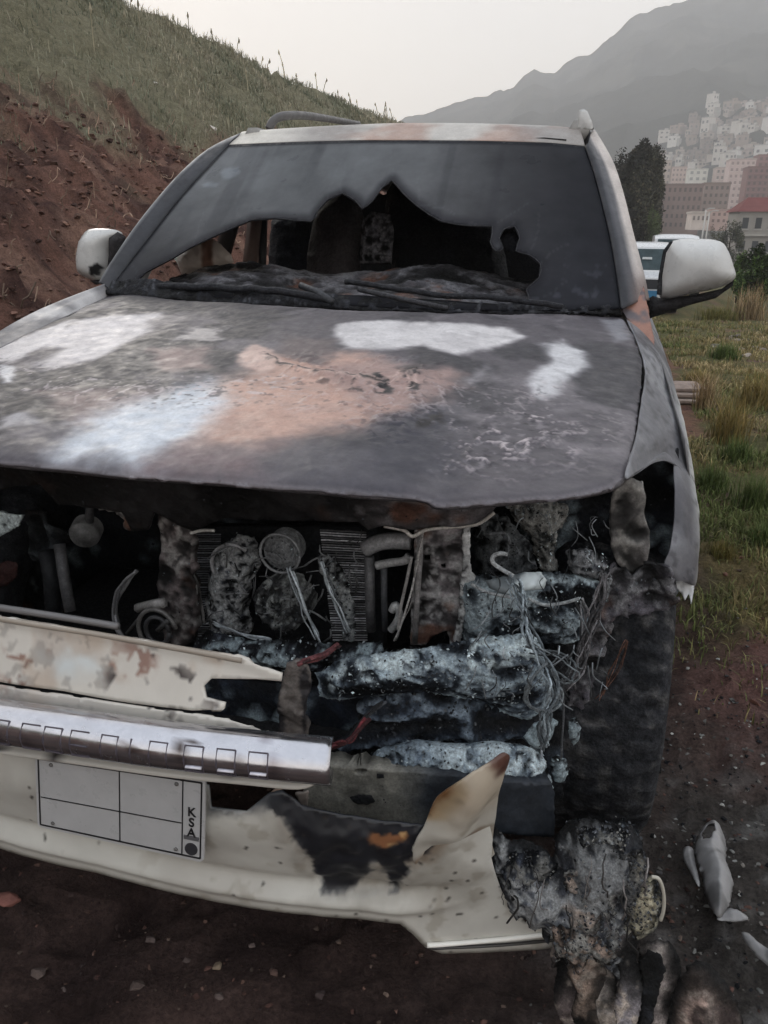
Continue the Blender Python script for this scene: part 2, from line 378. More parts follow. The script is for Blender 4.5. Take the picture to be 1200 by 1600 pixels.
def blobxy(pl):
    pl = np.array(pl, float)
    return lambda D: sst(-.1, .1, sdist(D, pl)+(fbm(D, 5, 4, 2)-.5)*.35)
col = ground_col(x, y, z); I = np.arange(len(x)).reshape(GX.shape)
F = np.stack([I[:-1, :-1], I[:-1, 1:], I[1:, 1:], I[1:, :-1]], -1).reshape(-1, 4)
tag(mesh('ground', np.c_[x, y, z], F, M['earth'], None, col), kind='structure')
def gz(x, y): return float(ground_h(np.array([float(x)]), np.array([float(y)]))[0])

# mountain across the valley: crest line measured as azimuth / elevation, 1.1 km away
crest_px = [(-400, 320), (0, 300), (300, 250), (560, 215), (640, 186), (700, 166), (760, 150), (803, 134), (818, 116), (833, 107), (850, 114), (868, 112), (905, 92), (935, 76), (950, 58), (972, 40), (1000, 24), (1050, 9), (1075, 1), (1130, -14), (1200, -30), (1320, -50), (1500, -20), (1800, 60), (2300, 200)]
cz = []
for p in crest_px:
    d = ray(p)[0]; cz.append((math.degrees(math.atan2(d[0], d[1])), d[2]/math.hypot(d[0], d[1])))
cz.sort(); caz = np.array([c[0] for c in cz]); cel = np.array([c[1] for c in cz])
az = np.linspace(-48, 60, 520); rr = np.concatenate([np.linspace(330, 1100, 90), np.linspace(1110, 1500, 12)])
AZ, RR = np.meshgrid(az, rr); a = AZ.ravel(); r = RR.ravel()
mx_ = CAM[0]+r*np.sin(np.radians(a)); my_ = CAM[1]+r*np.cos(np.radians(a)); top = np.interp(a, caz, cel)*1100+1.5
def mount_z(a, r, x, y):
    top = np.interp(a, caz, cel)*1100+1.5; s = np.clip((r-350)/750, 0, 1); P = np.c_[x, y, 0*x]; top = top+(fbm(np.c_[a, 0*a, 0*a], 1.1, 5, 70, True)-.62)*8
    zz = -9+(top+9)*(.35*s+.65*s**1.5)
    zz = zz+(fbm(P, .006, 5, 41, True)-.62)*150*s*(1-s)*1.7+(fbm(P, .03, 3, 47)-.5)*10*s+(fbm(P, .02, 4, 51, True)-.6)*9*sst(.8, 1, s)
    return np.where(r > 1101, top-(r-1100)*.25, np.where(r < 345, -14, zz))
mz = mount_z(a, r, mx_, my_); P = np.c_[mx_, my_, mz]
mc = np.tile([44., 45, 40], (len(r), 1)); mc = mixc(mc, [66, 64, 58], sst(.45, .62, fbm(P, .02, 4, 43))); mc = mixc(mc, [26, 28, 24], sst(.5, .65, fbm(P, .045, 4, 45)))
I = np.arange(len(r)).reshape(AZ.shape); F = np.stack([I[:-1, :-1], I[:-1, 1:], I[1:, 1:], I[1:, :-1]], -1).reshape(-1, 4)
tag(mesh('mountain', P, F, M['far'], None, mc), kind='structure')
def mountain_at(u, v):
    """first hit of a measured direction on the mountain"""
    d = ray((u, v))[0]; h = math.hypot(d[0], d[1]); rs = np.linspace(335, 1095, 400); aa = np.full(400, math.degrees(math.atan2(d[0], d[1])))
    X = CAM[0]+rs*d[0]/h; Y = CAM[1]+rs*d[1]/h; Z = mount_z(aa, rs, X, Y); zr = CAM[2]+rs*d[2]/h; k = np.where(Z >= zr)[0]
    if not len(k): return None
    k = k[0]; return np.array([X[k], Y[k], Z[k]])

HAZE = 0.0009
hb = MB(); hb.box((60, 700, 195), (1960, 1790, 440)); hz = hb.build('haze'); hz.data.materials.clear()
hm = bpy.data.materials.new('haze'); hm.use_nodes = True; t = hm.node_tree; t.nodes.clear(); o_ = t.nodes.new('ShaderNodeOutputMaterial')
pv = t.nodes.new('ShaderNodeVolumePrincipled'); pv.inputs['Color'].default_value = (1, 1, 1, 1); pv.inputs['Density'].default_value = HAZE; pv.inputs['Anisotropy'].default_value = .2
t.links.new(pv.outputs[0], o_.inputs['Volume']); hz.data.materials.append(hm); tag(hz, kind='stuff')
# ---------------------------------------------------------------- the burnt car
car = empty('burnt_car', (0, 2.3, 0)); tag(car, 'large white off-road car with burnt-out front and scorched bonnet, standing by the red bank', 'car')
C0 = car
def n3(P, f, o=4, s=0, r=False): return fbm(P, f, o, s, r)
DARK = np.array([34., 37, 43]); SOOT = [20, 22, 27]; ASH = [162, 178, 184]
def warped(P, f, s, amt=1.1): return P+(np.c_[fbm(P, f*.8, 3, s+31), fbm(P, f*.8, 3, s+32), fbm(P, f*.8, 3, s+33)]-.5)*amt/f
def melt(a=.012, f=16, s=0, st=(1, 1, 1)):
    def fn(D, P):
        Q = warped(P*np.array(st), f, s, 1.6); return a*((fbm(Q, f, 5, s, True)-.62)*2.2+(fbm(P, f*3.2, 4, s+3, True)-.6)*.8)
    return fn
def paint_char(base=(38, 40, 46), ash=.5, rust=0, seed=0, f=22, ashc=ASH):
    def fn(D, P):
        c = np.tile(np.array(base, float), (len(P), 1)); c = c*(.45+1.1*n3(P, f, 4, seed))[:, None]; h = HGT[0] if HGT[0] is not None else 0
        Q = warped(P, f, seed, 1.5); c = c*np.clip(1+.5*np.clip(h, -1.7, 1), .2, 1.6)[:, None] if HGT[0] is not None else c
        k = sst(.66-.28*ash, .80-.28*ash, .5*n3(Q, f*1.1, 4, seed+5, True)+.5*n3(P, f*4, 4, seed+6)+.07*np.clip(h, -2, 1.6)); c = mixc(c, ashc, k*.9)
        if rust: c = mixc(c, [96, 62, 48], sst(.62-.2*rust, .78-.2*rust, n3(P, f*.8, 4, seed+9))*.8)
        return c
    return fn
def rough_disp(a=.01, f=18, s=0, ridge=True): return lambda D, P: (n3(P, f, 4, s, ridge)-.6)*a*2+(n3(P, f*4, 3, s+2)-.5)*a*.6

# ---- bonnet
def Zh(X, Y):
    s = (Y-.16)/1.2
    z = 1.06+.16*s-.02*(X+.0)*sst(0, 1, -X)-.035*np.abs(X/.85)**3-.02*np.exp(-((Y-.13)/.05)**2)
    z = z+.010*sst(.52, .36, np.abs(X))+(n3(np.c_[X, Y], 2.6, 3, 60)-.5)*.030
    return z
hood = Surf('Z', Zh)
hood_px = [(165, 457), (250, 464), (350, 471), (460, 478), (570, 484), (700, 488), (800, 490), (900, 489), (968, 487), (990, 520), (1004, 562), (1001, 620), (992, 680), (978, 743), (955, 760), (880, 774), (800, 781), (730, 787), (682, 788), (668, 780), (650, 776), (560, 771), (450, 761), (350, 752), (200, 742), (100, 731), (0, 722)]
ho = [tuple(p) for p in hood.d(hood_px)]
x0, y0_ = ho[0]
print('hood corner', ho[0], ho[-1], ho[8], ho[13])
ho += [(-.45, .19), (-.62, .24), (-.76, .33), (-.835, .45), (-.86, .8), (-.87, 1.2)]
B = lambda px, soft=.03, warp=.035, f=11, seed=0: blob(hood, px, soft, warp, f, seed)
def hood_paint(D, P):
    q = np.c_[D, np.zeros(len(D))]
    c = np.tile([78., 74, 79], (len(D), 1)); qw = warped(q, 6, 77, 1.4)
    c = mixc(c, [44, 42, 47], sst(.44, .60, fbm(qw, 5, 5, 70))*.85); c = mixc(c, [118, 113, 117], sst(.54, .70, fbm(qw, 8, 5, 71))*.6)
    L = [([(0, 600), (120, 590), (280, 600), (420, 575), (520, 590), (380, 650), (160, 660), (0, 650)], [44, 42, 47], .04, .06),
         ([(430, 560), (560, 555), (640, 600), (620, 660), (500, 675), (470, 690), (380, 695), (300, 700), (270, 670), (330, 600)], [184, 150, 136], .055, .045),
         ([(370, 555), (395, 540), (440, 545), (430, 575), (400, 590)], [192, 166, 156], .015, .03),
         ([(60, 610), (170, 610), (270, 610), (250, 650), (120, 660)], [120, 104, 102], .04, .04),
         ([(480, 570), (600, 560), (720, 585), (640, 640), (560, 640)], [150, 126, 120], .05, .06),
         ([(90, 722), (105, 690), (125, 655), (180, 640), (240, 620), (330, 590), (350, 620), (310, 670), (260, 715), (225, 738)], [196, 203, 212], .055, .045),
         ([(230, 545), (320, 545), (330, 575), (250, 580)], [140, 122, 118], .03, .04),
         ([(40, 545), (120, 500), (170, 492), (250, 490), (225, 520), (150, 560), (80, 575), (60, 565), (100, 545)], [204, 199, 200], .030, .035),
         ([(-60, 560), (20, 535), (110, 500), (90, 530), (20, 565)], [205, 200, 200], .02, .03),
         ([(0, 570), (20, 570), (25, 600), (0, 600)], [205, 204, 206], .01, .02),
         ([(0, 650), (40, 645), (60, 660), (0, 668)], [165, 162, 165], .02, .03),
         ([(300, 512), (345, 512), (340, 530), (280, 528)], [176, 170, 168], .02, .05),
         ([(525, 508), (590, 500), (680, 505), (790, 512), (815, 525), (770, 545), (710, 552), (660, 540), (600, 545), (540, 545), (525, 525)], [206, 203, 204], .020, .024),
         ([(845, 540), (880, 530), (915, 548), (918, 575), (895, 590), (880, 615), (845, 622), (820, 600), (830, 580), (860, 565)], [203, 203, 206], .018, .022),
         ([(715, 590), (760, 570), (770, 590), (735, 600)], [150, 147, 150], .03, .04),
         ([(600, 650), (700, 640), (720, 720), (640, 770), (540, 760), (520, 700)], [50, 49, 58], .06, .06),
         ([(480, 690), (600, 700), (590, 760), (430, 750), (380, 730)], [72, 70, 77], .05, .06),
         ([(300, 690), (420, 700), (400, 745), (280, 745), (230, 730)], [112, 96, 98], .05, .05),
         ([(440, 520), (520, 530), (500, 570), (430, 555)], [96, 86, 86], .03, .04),
         ([(940, 500), (975, 500), (985, 530), (960, 535)], [126, 126, 132], .02, .02)]
    for i, (px, cc, so_, wp) in enumerate(L): c = mixc(c, cc, B(px, so_, wp, 9, 80+i)(D)*.97*(.90+.10*sst(.38, .55, fbm(warped(q, 8, 80+i), 16, 5, 80+i))))
    # flaked paint: pale curls and dark scabs
    fl = fbm(warped(q, 14, 91, 2.0), 22, 5, 91, True); z1 = B([(700, 690), (760, 650), (860, 650), (880, 720), (800, 740), (700, 735)], .06, .05)(D)+B([(920, 650), (970, 640), (985, 690), (930, 700)], .05, .04)(D)*.6+B([(0, 560), (220, 590), (500, 580), (480, 630), (200, 640), (0, 620)], .06, .05)(D)*.75+B([(540, 600), (900, 600), (900, 650), (540, 670)], .06, .05)(D)*.5
    c = mixc(c, [186, 176, 178], sst(.80, .87, fl)*np.clip(z1, 0, 1)*.9)
    sp = fbm(q, 70, 3, 92); c = mixc(c, [160, 154, 158], sst(.66, .72, sp)*np.clip(z1, 0, 1)*.4); c = mixc(c, [40, 38, 42], sst(.34, .28, sp)*(.05+.6*np.clip(z1, 0, 1)))
    dk = B([(400, 550), (420, 560), (520, 590), (660, 570), (650, 612), (590, 612), (500, 600), (415, 575)], .03, .03)(D)*1.1+.04
    c = mixc(c, [34, 28, 28], sst(.64, .70, fbm(q, 30, 4, 95))*np.clip(dk, 0, 1)*.8)
    cr_ = hood.d([(408, 557), (430, 568), (470, 582), (520, 592), (560, 594), (600, 598), (625, 590), (650, 580), (640, 605)]); cd_ = pdist(D+(np.c_[fbm(D, 30, 3, 1), fbm(D, 30, 3, 2)]-.5)*.03, cr_, False)
    c = mixc(c, [30, 24, 24], sst(.009, .004, cd_)*sst(.36, .46, fbm(q, 25, 3, 96))); cl_ = B([(585, 590), (610, 588), (612, 612), (590, 614)], .008, .012)(D)+B([(630, 575), (655, 572), (655, 612), (634, 610)], .008, .012)(D)+B([(645, 655), (690, 645), (690, 660), (650, 668)], .008, .012)(D)+B([(60, 634), (82, 634), (80, 642), (62, 642)], .004, .004)(D); c = mixc(c, [26, 22, 24], np.clip(cl_, 0, 1)*sst(.44, .52, fbm(warped(q, 30, 8), 40, 4, 96))); c = mixc(c, [200, 175, 165], sst(.012, .006, cd_)*sst(.008, .004, np.abs(cd_-.009))*.6)
    n = fbm(q, 90, 3, 97); c = c*(.95+.1*n)[:, None]
    c = mixc(c, [120, 116, 120], sst(.010, .004, pdist(D, ho[13:27], False))*.5)
    return c
def hood_scabs(D, P):
    q = np.c_[D, 0*D[:, 0]]; z = B([(420, 555), (700, 560), (700, 620), (620, 700), (480, 620)], .05, .05)(D)+B([(700, 690), (760, 650), (860, 650), (880, 720), (800, 740), (700, 735)], .06, .05)(D)+.15
    return sst(.74, .84, fbm(warped(q, 14, 91, 2.0), 22, 5, 91, True))*np.clip(z, 0, 1)
def hood_disp(D, P):
    q = np.c_[D, 0*D[:, 0]]; cr_ = hood.d([(408, 557), (470, 582), (560, 596), (650, 585)]); cd_ = pdist(D, cr_, False)
    edge = pdist(D, ho)
    return hood_scabs(D, P)*.004+(fbm(q, 12, 3, 98)-.5)*.005+np.exp(-(cd_/.03)**2)*.012+(fbm(q, 60, 3, 99, True)-.6)*.0008-.005*np.exp(-(edge/.008)**2)
hd = sheet('bonnet', hood, ho, .0052, hood_paint, disp=hood_disp, mat=M['burnt'], parent=C0, thick=.004, px=False)
# rolled front lip and inner frame under the bonnet
lip = np.array([hood.lift([p])[0] for p in smoothline([ho[i] for i in range(13, 27)]+ho[27:31], 3)])
t_ = MB(); t_.tube(lip+np.array([0, .010, -.008]), .005, 8, (70, 66, 68)); t_.build('bonnet_edge', M['metal'], hd, True)

# ---- windscreen
def Yw(X, Z): return 1.40+(Z-1.23)*1.42+.17*X*X
ws = Surf('Y', Yw)
glass_px = [(172, 452), (186, 432), (230, 375), (285, 305), (330, 256), (358, 226), (450, 222), (560, 219), (640, 219), (760, 220), (860, 223), (914, 228), (928, 268), (942, 320), (956, 380), (966, 440), (972, 482), (860, 486), (700, 484), (570, 478), (400, 468), (250, 458)]
hole = [(212, 440), (228, 425), (272, 402), (300, 385), (350, 362), (392, 344), (430, 341), (486, 346), (497, 328), (512, 312), (535, 302), (558, 316), (566, 326), (582, 314), (598, 292), (612, 282), (628, 300), (652, 322), (690, 346), (735, 353), (769, 354), (766, 378), (775, 392), (786, 388), (780, 372), (788, 358), (804, 354), (812, 372), (806, 392), (826, 398), (844, 412), (842, 434), (822, 452), (826, 466), (790, 476), (700, 470), (560, 462), (400, 456), (300, 450)]
def glass_paint(D, P):
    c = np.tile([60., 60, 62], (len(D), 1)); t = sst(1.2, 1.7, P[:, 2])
    c = mixc(c, [104, 107, 110], t*sst(1., -.5, P[:, 0])*.9); c = mixc(c, [28, 29, 34], sst(.15, .85, P[:, 0])*.8+.0*t)  # sky reflection painted in: paler at upper left, darker to the right
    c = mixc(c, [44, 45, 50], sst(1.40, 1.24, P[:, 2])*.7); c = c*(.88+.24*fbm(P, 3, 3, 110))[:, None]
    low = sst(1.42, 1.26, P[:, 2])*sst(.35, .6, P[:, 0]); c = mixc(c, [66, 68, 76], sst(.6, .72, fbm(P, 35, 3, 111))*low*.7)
    for px in ([(345, 270), (350, 263), (372, 262), (375, 270), (360, 279), (348, 279)], [(315, 288), (325, 284), (343, 286), (338, 292), (318, 293)]): c = mixc(c, [120, 126, 132], blob(ws, px, .006, .004)(D)*.8)
    c = mixc(c, [28, 29, 33], sst(.018, .006, pdist(D, ws.d(glass_px)))*.9)
    return c
_gp = glass_paint
def glass_paint(D, P):
    c = _gp(D, P); hd_ = pdist(D, ws.d(hole)); c = mixc(c, [34, 34, 38], sst(.035, .004, hd_)*.7)
    st = fbm(np.c_[D[:, 0]*16, D[:, 1]*1.5, 0*D[:, 0]], 1, 4, 115); c = mixc(c, [40, 41, 46], sst(.52, .7, st)*.2)
    rg = np.random.RandomState(4); hc = ws.d(hole)
    for i in range(16):
        p = hc[rg.randint(len(hc))]; a = rg.uniform(.2, 2.9); L_ = [p]
        for k in range(5): a += rg.uniform(-.5, .5); p = p+np.array([math.cos(a), math.sin(a)])*rg.uniform(.01, .04); L_.append(p)
        c = mixc(c, [120, 124, 128], sst(.003, .0012, pdist(D, L_, False))*.12)
    return c
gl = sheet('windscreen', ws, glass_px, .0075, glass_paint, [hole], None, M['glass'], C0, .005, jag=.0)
# soot skin curling at the broken edge
t_ = MB(); hp = ws.lift(ws.d(smoothline(hole, 2, True))); t_.tube(np.vstack([hp, hp[:1]]), .0018, 6, (46, 46, 50)); t_.build('broken_edge', M['char'], gl, True)

# ---- roof, header and pillars
def L3(px, **k): return [at(u, v, **k) for u, v in px]
g_top = ws.lift(ws.d([(358, 226), (450, 222), (560, 219), (640, 219), (760, 220), (860, 223), (914, 228)]))
h_top = np.array(L3([(386, 206), (460, 200), (545, 195), (640, 192), (760, 193), (850, 196), (905, 200)], Y=2.36))
mid = (g_top+h_top)/2+np.array([0, -.01, .004])
rows = [g_top, mid, h_top]
for yy, dz, k in ((2.7, .012, 1.0), (3.4, .0, 1.0), (4.2, -.04, .98), (4.75, -.12, .94)):
    rr_ = h_top.copy(); rr_[:, 1] = yy; rr_[:, 0] = rr_[:, 0]*k; rr_[:, 2] = rr_[:, 2].mean()+dz-.03*np.abs(rr_[:, 0]/.6)**3; rows.append(rr_)
def roof_paint(P):
    c = np.tile([184., 180, 174], (len(P), 1)); c = mixc(c, [150, 112, 96], sst(.5, .68, fbm(P, 5, 4, 120))*.7*sst(-.45, -.1, P[:, 0])*sst(3.2, 2.3, P[:, 1])*.8)
    c = mixc(c, [105, 100, 98], sst(.5, .68, fbm(P, 4, 4, 121))*.5); return mixc(c, [214, 210, 200], sst(-.45, -.62, P[:, 0])*.8)
grid_mesh('roof', ribbon(rows, 6, 5), M['burnt'], C0, roof_paint, thick=.004)
def pillar(name, rows, paint, **k): return grid_mesh(name, ribbon(rows, 6, 4), M['burnt'], C0, paint, thick=.004)
gl_l = ws.lift(ws.d([(172, 452), (186, 432), (230, 375), (285, 305), (330, 256), (358, 226)]))
out_l = np.array([at(160, 440, Y=1.62), at(176, 412, Y=1.68), at(222, 344, Y=1.86), at(280, 275, Y=2.1), at(330, 232, Y=2.28), at(386, 206, Y=2.36)])
mid_l = (gl_l*.45+out_l*.55)+np.array([0, -.02, .004])
back_l = out_l+np.array([.0, .3, -.015])
def pill_l(P):
    c = np.tile([40., 41, 46], (len(P), 1)); d = pdist(P[:, [0, 2]], out_l[:, [0, 2]], False); c = mixc(c, [132, 133, 134], sst(.022, .006, d)); dg = pdist(P[:, [0, 2]], gl_l[:, [0, 2]], False)  # bright outer edge is a highlight painted into the colour
    c = mixc(c, [30, 31, 36], sst(.02, .01, dg)); return c*(.8+.4*fbm(P, 12, 3, 5))[:, None]
pillar('windscreen_pillar', [gl_l, mid_l, out_l, back_l], pill_l)
gl_r = ws.lift(ws.d([(972, 482), (966, 440), (956, 380), (942, 320), (928, 268), (914, 228)]))
sl_r = ws.lift(ws.d([(974, 482), (970, 440), (961, 380), (948, 320), (934, 268), (918, 226)]))+np.array([.0, -.012, 0])
m_r = np.array([at(1000, 470, Y=1.58), at(992, 430, Y=1.62), at(976, 370, Y=1.78), at(960, 310, Y=1.95), at(944, 262, Y=2.1), at(922, 212, Y=2.3)])
out_r = np.array([at(1012, 470, Y=1.66), at(1004, 430, Y=1.7), at(989, 370, Y=1.86), at(972, 300, Y=2.04), at(955, 250, Y=2.2), at(927, 203, Y=2.36)])
back_r = out_r+np.array([-.05, .3, -.03])
def pill_r(P):
    d = pdist(P[:, [0, 2]], out_r[:, [0, 2]], False); c = np.tile([72., 72, 76], (len(P), 1)); c = mixc(c, [186, 178, 172], sst(.036, .022, d))
    dg = pdist(P[:, [0, 2]], gl_r[:, [0, 2]], False); c = mixc(c, [26, 27, 34], sst(.022, .012, dg)); c = mixc(c, [128, 112, 108], sst(1.36, 1.26, P[:, 2])*sst(.02, .045, dg)*.6)
    return c*(.85+.3*fbm(P, 14, 3, 6))[:, None]
pillar('windscreen_pillar', [gl_r, sl_r, m_r, out_r, back_r], pill_r)
# scorched cowl side panel, salmon coloured primer
def primer(P):
    c = np.tile([150., 112, 98], (len(P), 1)); c = mixc(c, [98, 92, 96], sst(.5, .62, fbm(P, 14, 4, 8))); return mixc(c, [60, 56, 60], sst(1.16, 1.08, P[:, 2])*.7)
sheet('cowl_side_panel', Surf('Y', lambda X, Z: 1.42+(Z-1.13)*1.2), [(973, 486), (980, 450), (990, 436), (1004, 440), (1011, 475), (1020, 520), (1024, 550), (1006, 552), (990, 515)], .006, lambda D, P: primer(P), mat=M['burnt'], parent=C0, thick=.004)

# roof rails
def rail(name, px, ys, r, col):
    pts = smoothline([at(u, v, Y=y) for (u, v), y in zip(px, ys)], 5); m = MB(); m.tube(pts, r, 10, col); return m.build(name, M['burnt'], C0, True)
rail('roof_rail', [(420, 202), (428, 188), (445, 181), (480, 181), (520, 187), (560, 194)], [2.5, 2.52, 2.6, 2.9, 3.5, 4.3], .018, (86, 84, 84))
rr_o = [(902, 201), (903, 186), (905, 172), (912, 170), (918, 174), (924, 188), (930, 204)]
def white_c(P): return np.tile([198., 198, 196], (len(P), 1))*(.95+.1*fbm(P, 20, 3, 1))[:, None]
puff('rail_foot', rr_o, Surf('Y', lambda X, Z: 2.30+0*X), .012, .10, .012, .008, lambda D, P: white_c(P), mat=M['white'], parent=C0)
m_ = MB(); m_.tube(smoothline([at(914, 190, Y=2.46)+np.array([0, 0, -.02]), at(914, 184, Y=2.5)+np.array([.0, 0, -.012]), at(914, 184, Y=2.5)+np.array([.0, 1, .0]), at(914, 182, Y=2.5)+np.array([-.01, 1.9, -.03])], 5), .016, 8, (190, 188, 184)); m_.build('roof_rail', M['white'], C0, True)

# ---- body side, doors, tail (mostly hidden, there for a view from the side)
def side(s, xo):
    m = lambda z: xo-.03*abs(z-.75)*2
    sgn = s; body = Surf('X', lambda Y, Z: sgn*(xo-.10*sst(.85, 1.25, Z)-.06*sst(.6, .25, Z)-.05*sst(4.3, 4.8, Y)))
    pc = lambda D, P: np.tile([176., 176, 172], (len(P), 1))*(.92+.16*fbm(P, 3, 3, 3))[:, None]
    wh = [(3.62+.52*math.cos(a), .40+.50*math.sin(a)) for a in np.linspace(0, math.pi, 14)]
    sheet('rear_quarter', body, [(3.13, .40)]+[(3.62-.50*math.cos(a), .42+.50*math.sin(a)) for a in np.linspace(0, math.pi, 16)]+[(4.12, .4), (4.78, .45), (4.82, .9), (4.76, 1.22), (3.2, 1.22), (3.13, 1.22)], .06, pc, mat=M['white'], parent=C0, px=False, thick=.01)
    for y0, y1 in ((1.62, 2.28), (2.30, 3.11)):
        d = sheet('door', body, [(y0, .42), (y1, .42), (y1, 1.22), (y0, 1.22)], .06, pc, mat=M['white'], parent=C0, px=False, thick=.012)
        h = MB(); h.tube([(s*(xo-.01), y1-.26, 1.0), (s*(xo+.022), y1-.24, 1.0), (s*(xo+.022), y1-.10, 1.0), (s*(xo-.01), y1-.08, 1.0)], .011, 8, (185, 185, 182)); h.build('handle', M['white'], d, True)
    m2 = MB(); m2.box((s*(xo-.08), 2.8, .36), (.10, 2.2, .10), 0, (60, 60, 62)); m2.build('sill', M['char'], C0, bevel=.02)
    # window frame line and pillars
    top = 1.79; fr = MB()
    for y in (2.30, 3.12, 4.1): fr.tube([(s*(xo-.11), y, 1.2), (s*(xo-.20), y+.06, 1.5), (s*(xo-.32), y+.08, top)], .035, 6, (60, 56, 56))
    fr.tube([(s*(xo-.11), 1.75, 1.22), (s*(xo-.11), 3, 1.225), (s*(xo-.12), 4.78, 1.22)], .02, 6, (60, 60, 60))
    fr.tube([(s*(xo-.33), 2.3, top), (s*(xo-.32), 3.2, top+.01), (s*(xo-.34), 4.7, top-.1)], .04, 6, (150, 148, 144)); fr.build('window_frame', M['burnt'], C0, True)
    g = Surf('X', lambda Y, Z: s*(xo-.12-(Z-1.22)*.36)); gp = lambda D, P: np.tile([30., 31, 34], (len(P), 1))
    sheet('rear_side_window', g, [(3.2, 1.24), (4.1, 1.24), (4.15, 1.72), (3.25, 1.74)], .1, gp, mat=M['glass'], parent=C0, px=False, thick=.004)
    sheet('quarter_window', g, [(4.15, 1.24), (4.7, 1.24), (4.62, 1.64), (4.2, 1.70)], .1, gp, mat=M['glass'], parent=C0, px=False, thick=.004)
side(1, .97); side(-1, .99)
tg = Surf('Y', lambda X, Z: 4.82-.12*sst(1.1, 1.8, Z)-.06*np.abs(X)**3)
sheet('tailgate', tg, [(-.88, .45), (.88, .45), (.88, 1.2), (.60, 1.74), (-.60, 1.74), (-.88, 1.2)], .08, lambda D, P: np.tile([170., 170, 168], (len(P), 1)), mat=M['white'], parent=C0, px=False, thick=.02)
m_ = MB(); m_.box((0, 4.68, 1.45), (1.2, .01, .40), 0, (24, 24, 27)); m_.build('rear_window', M['glass'], C0)

# ---- cabin seen through the broken glass
m_ = MB(); m_.box((0, 3.0, .45), (1.7, 3.3, .05)); m_.build('cabin_floor', M['black'], C0)
lin_s = Surf('Z', lambda X, Y: 1.745+0*X); sheet('headlining', lin_s, [(-.60, 2.2), (.60, 2.2), (.60, 4.75), (-.60, 4.75)], .08, lambda D, P: np.tile([30., 29, 31], (len(P), 1)), mat=M['char'], parent=C0, px=False, thick=.01, disp=rough_disp(.01, 6))
sheet('bulkhead', Surf('Y', lambda X, Z: 1.52+.12*X*X), [(-.85, .5), (.85, .5), (.85, 1.08), (-.85, 1.08)], .06, lambda D, P: np.tile([22., 23, 27], (len(P), 1)), mat=M['char'], parent=C0, px=False, thick=.02)
dash = Surf('Z', lambda X, Y: 1.19+.20*(Y-1.42)+.02*np.sin(X*9))
sheet('dashboard', dash, [(-.80, 1.50), (-.4, 1.44), (0, 1.41), (.4, 1.43), (.78, 1.50), (.76, 2.0), (.3, 1.95), (0, 1.98), (-.4, 1.92), (-.76, 2.0)], .012, paint_char((46, 45, 48), .2, .1, 130, 12, (104, 104, 108)), mat=M['char'], parent=C0, px=False, thick=.02, disp=melt(.018, 6, 130, (.6, 1, 1)))
def seat(px, Y, col, front=.06):
    return puff('seat_back', px, Surf('Y', lambda X, Z: Y+(Z-1.2)*.25), front, .06, .06, .012, lambda D, P: np.tile(np.array(col, float), (len(P), 1))*(.6+.8*fbm(P, 14, 4, 140))[:, None], rough_disp(.012, 14, 141), M['char'], C0)
seat([(478, 470), (480, 400), (490, 340), (506, 318), (536, 300), (560, 318), (572, 345), (560, 395), (570, 470)], 2.35, (58, 53, 54))
seat([(612, 470), (612, 420), (600, 350), (604, 300), (614, 286), (640, 300), (700, 310), (765, 330), (790, 400), (800, 470)], 2.5, (16, 18, 22))
seat([(420, 480), (420, 400), (424, 345), (440, 335), (475, 336), (484, 345), (484, 470)], 2.6, (20, 22, 30))
puff('centre_console', [(562, 412), (566, 345), (580, 330), (610, 335), (616, 360), (612, 412)], Surf('Y', lambda X, Z: 2.2+0*X), .04, .05, .03, .008, paint_char((64, 63, 66), .25, 0, 145, 40, (110, 108, 110)), rough_disp(.008, 30), M['ash'], C0)
m_ = MB(); m_.tube([at(386, 450, Y=2.45), at(392, 400, Y=2.45), at(398, 345, Y=2.5), at(402, 320, Y=2.55)], .035, 8, (112, 92, 84)); m_.tube([at(408, 455, Y=2.5), at(410, 400, Y=2.5), at(412, 335, Y=2.55)], .02, 8, (44, 42, 44)); m_.build('door_pillar', M['burnt'], C0, True)
def bag_c(D, P):
    c = np.tile([196., 184, 174], (len(P), 1)); c = mixc(c, [124, 92, 78], sst(.015, .035, np.abs(D[:, 0]-bx0)*-1+.05)); return mixc(c, [216, 232, 224], sst(.0, .04, bx1-D[:, 0]))
sB = Surf('Y', lambda X, Z: 2.1+0*X); bx0 = sB.d([(327, 400)])[0][0]; bx1 = sB.d([(284, 410)])[0][0]
puff('hanging_side_curtain', [(272, 404), (284, 396), (300, 384), (318, 374), (330, 372), (346, 382), (362, 398), (366, 410), (340, 420), (300, 430), (285, 430), (280, 418)], sB, .02, .012, .02, .007, bag_c, rough_disp(.01, 20, 9), M['plastic'], C0)
m_ = MB(); m_.tube(smoothline([at(784, 356, Y=1.86), at(792, 340, Y=1.86), at(800, 335, Y=1.86), at(806, 350, Y=1.85), at(800, 372, Y=1.84)], 5), .004, 6, (96, 94, 96)); m_.build('mirror_wire', M['metal'], C0, True)
puff('rear_view_mirror', [(782, 372), (790, 362), (806, 362), (813, 372), (811, 388), (800, 396), (786, 390)], Surf('Y', lambda X, Z: 1.80+0*X), .02, .02, .02, .007, lambda D, P: np.tile([24., 26, 32], (len(P), 1)), rough_disp(.006, 30), M['char'], C0)

comp_seat = Surf('Y', lambda X, Z: 3.3+(Z-1)*.3)
sheet('dark_rear_block', comp_seat, [(-.62, .5), (.70, .5), (.70, 1.62), (.55, 1.70), (.2, 1.72), (-.15, 1.66), (-.55, 1.58)], .04, lambda D, P: np.tile([20., 21, 24], (len(P), 1)), mat=M['char'], parent=C0, px=False, thick=.05, disp=rough_disp(.02, 6))  # dark block added behind the seats to darken the view through
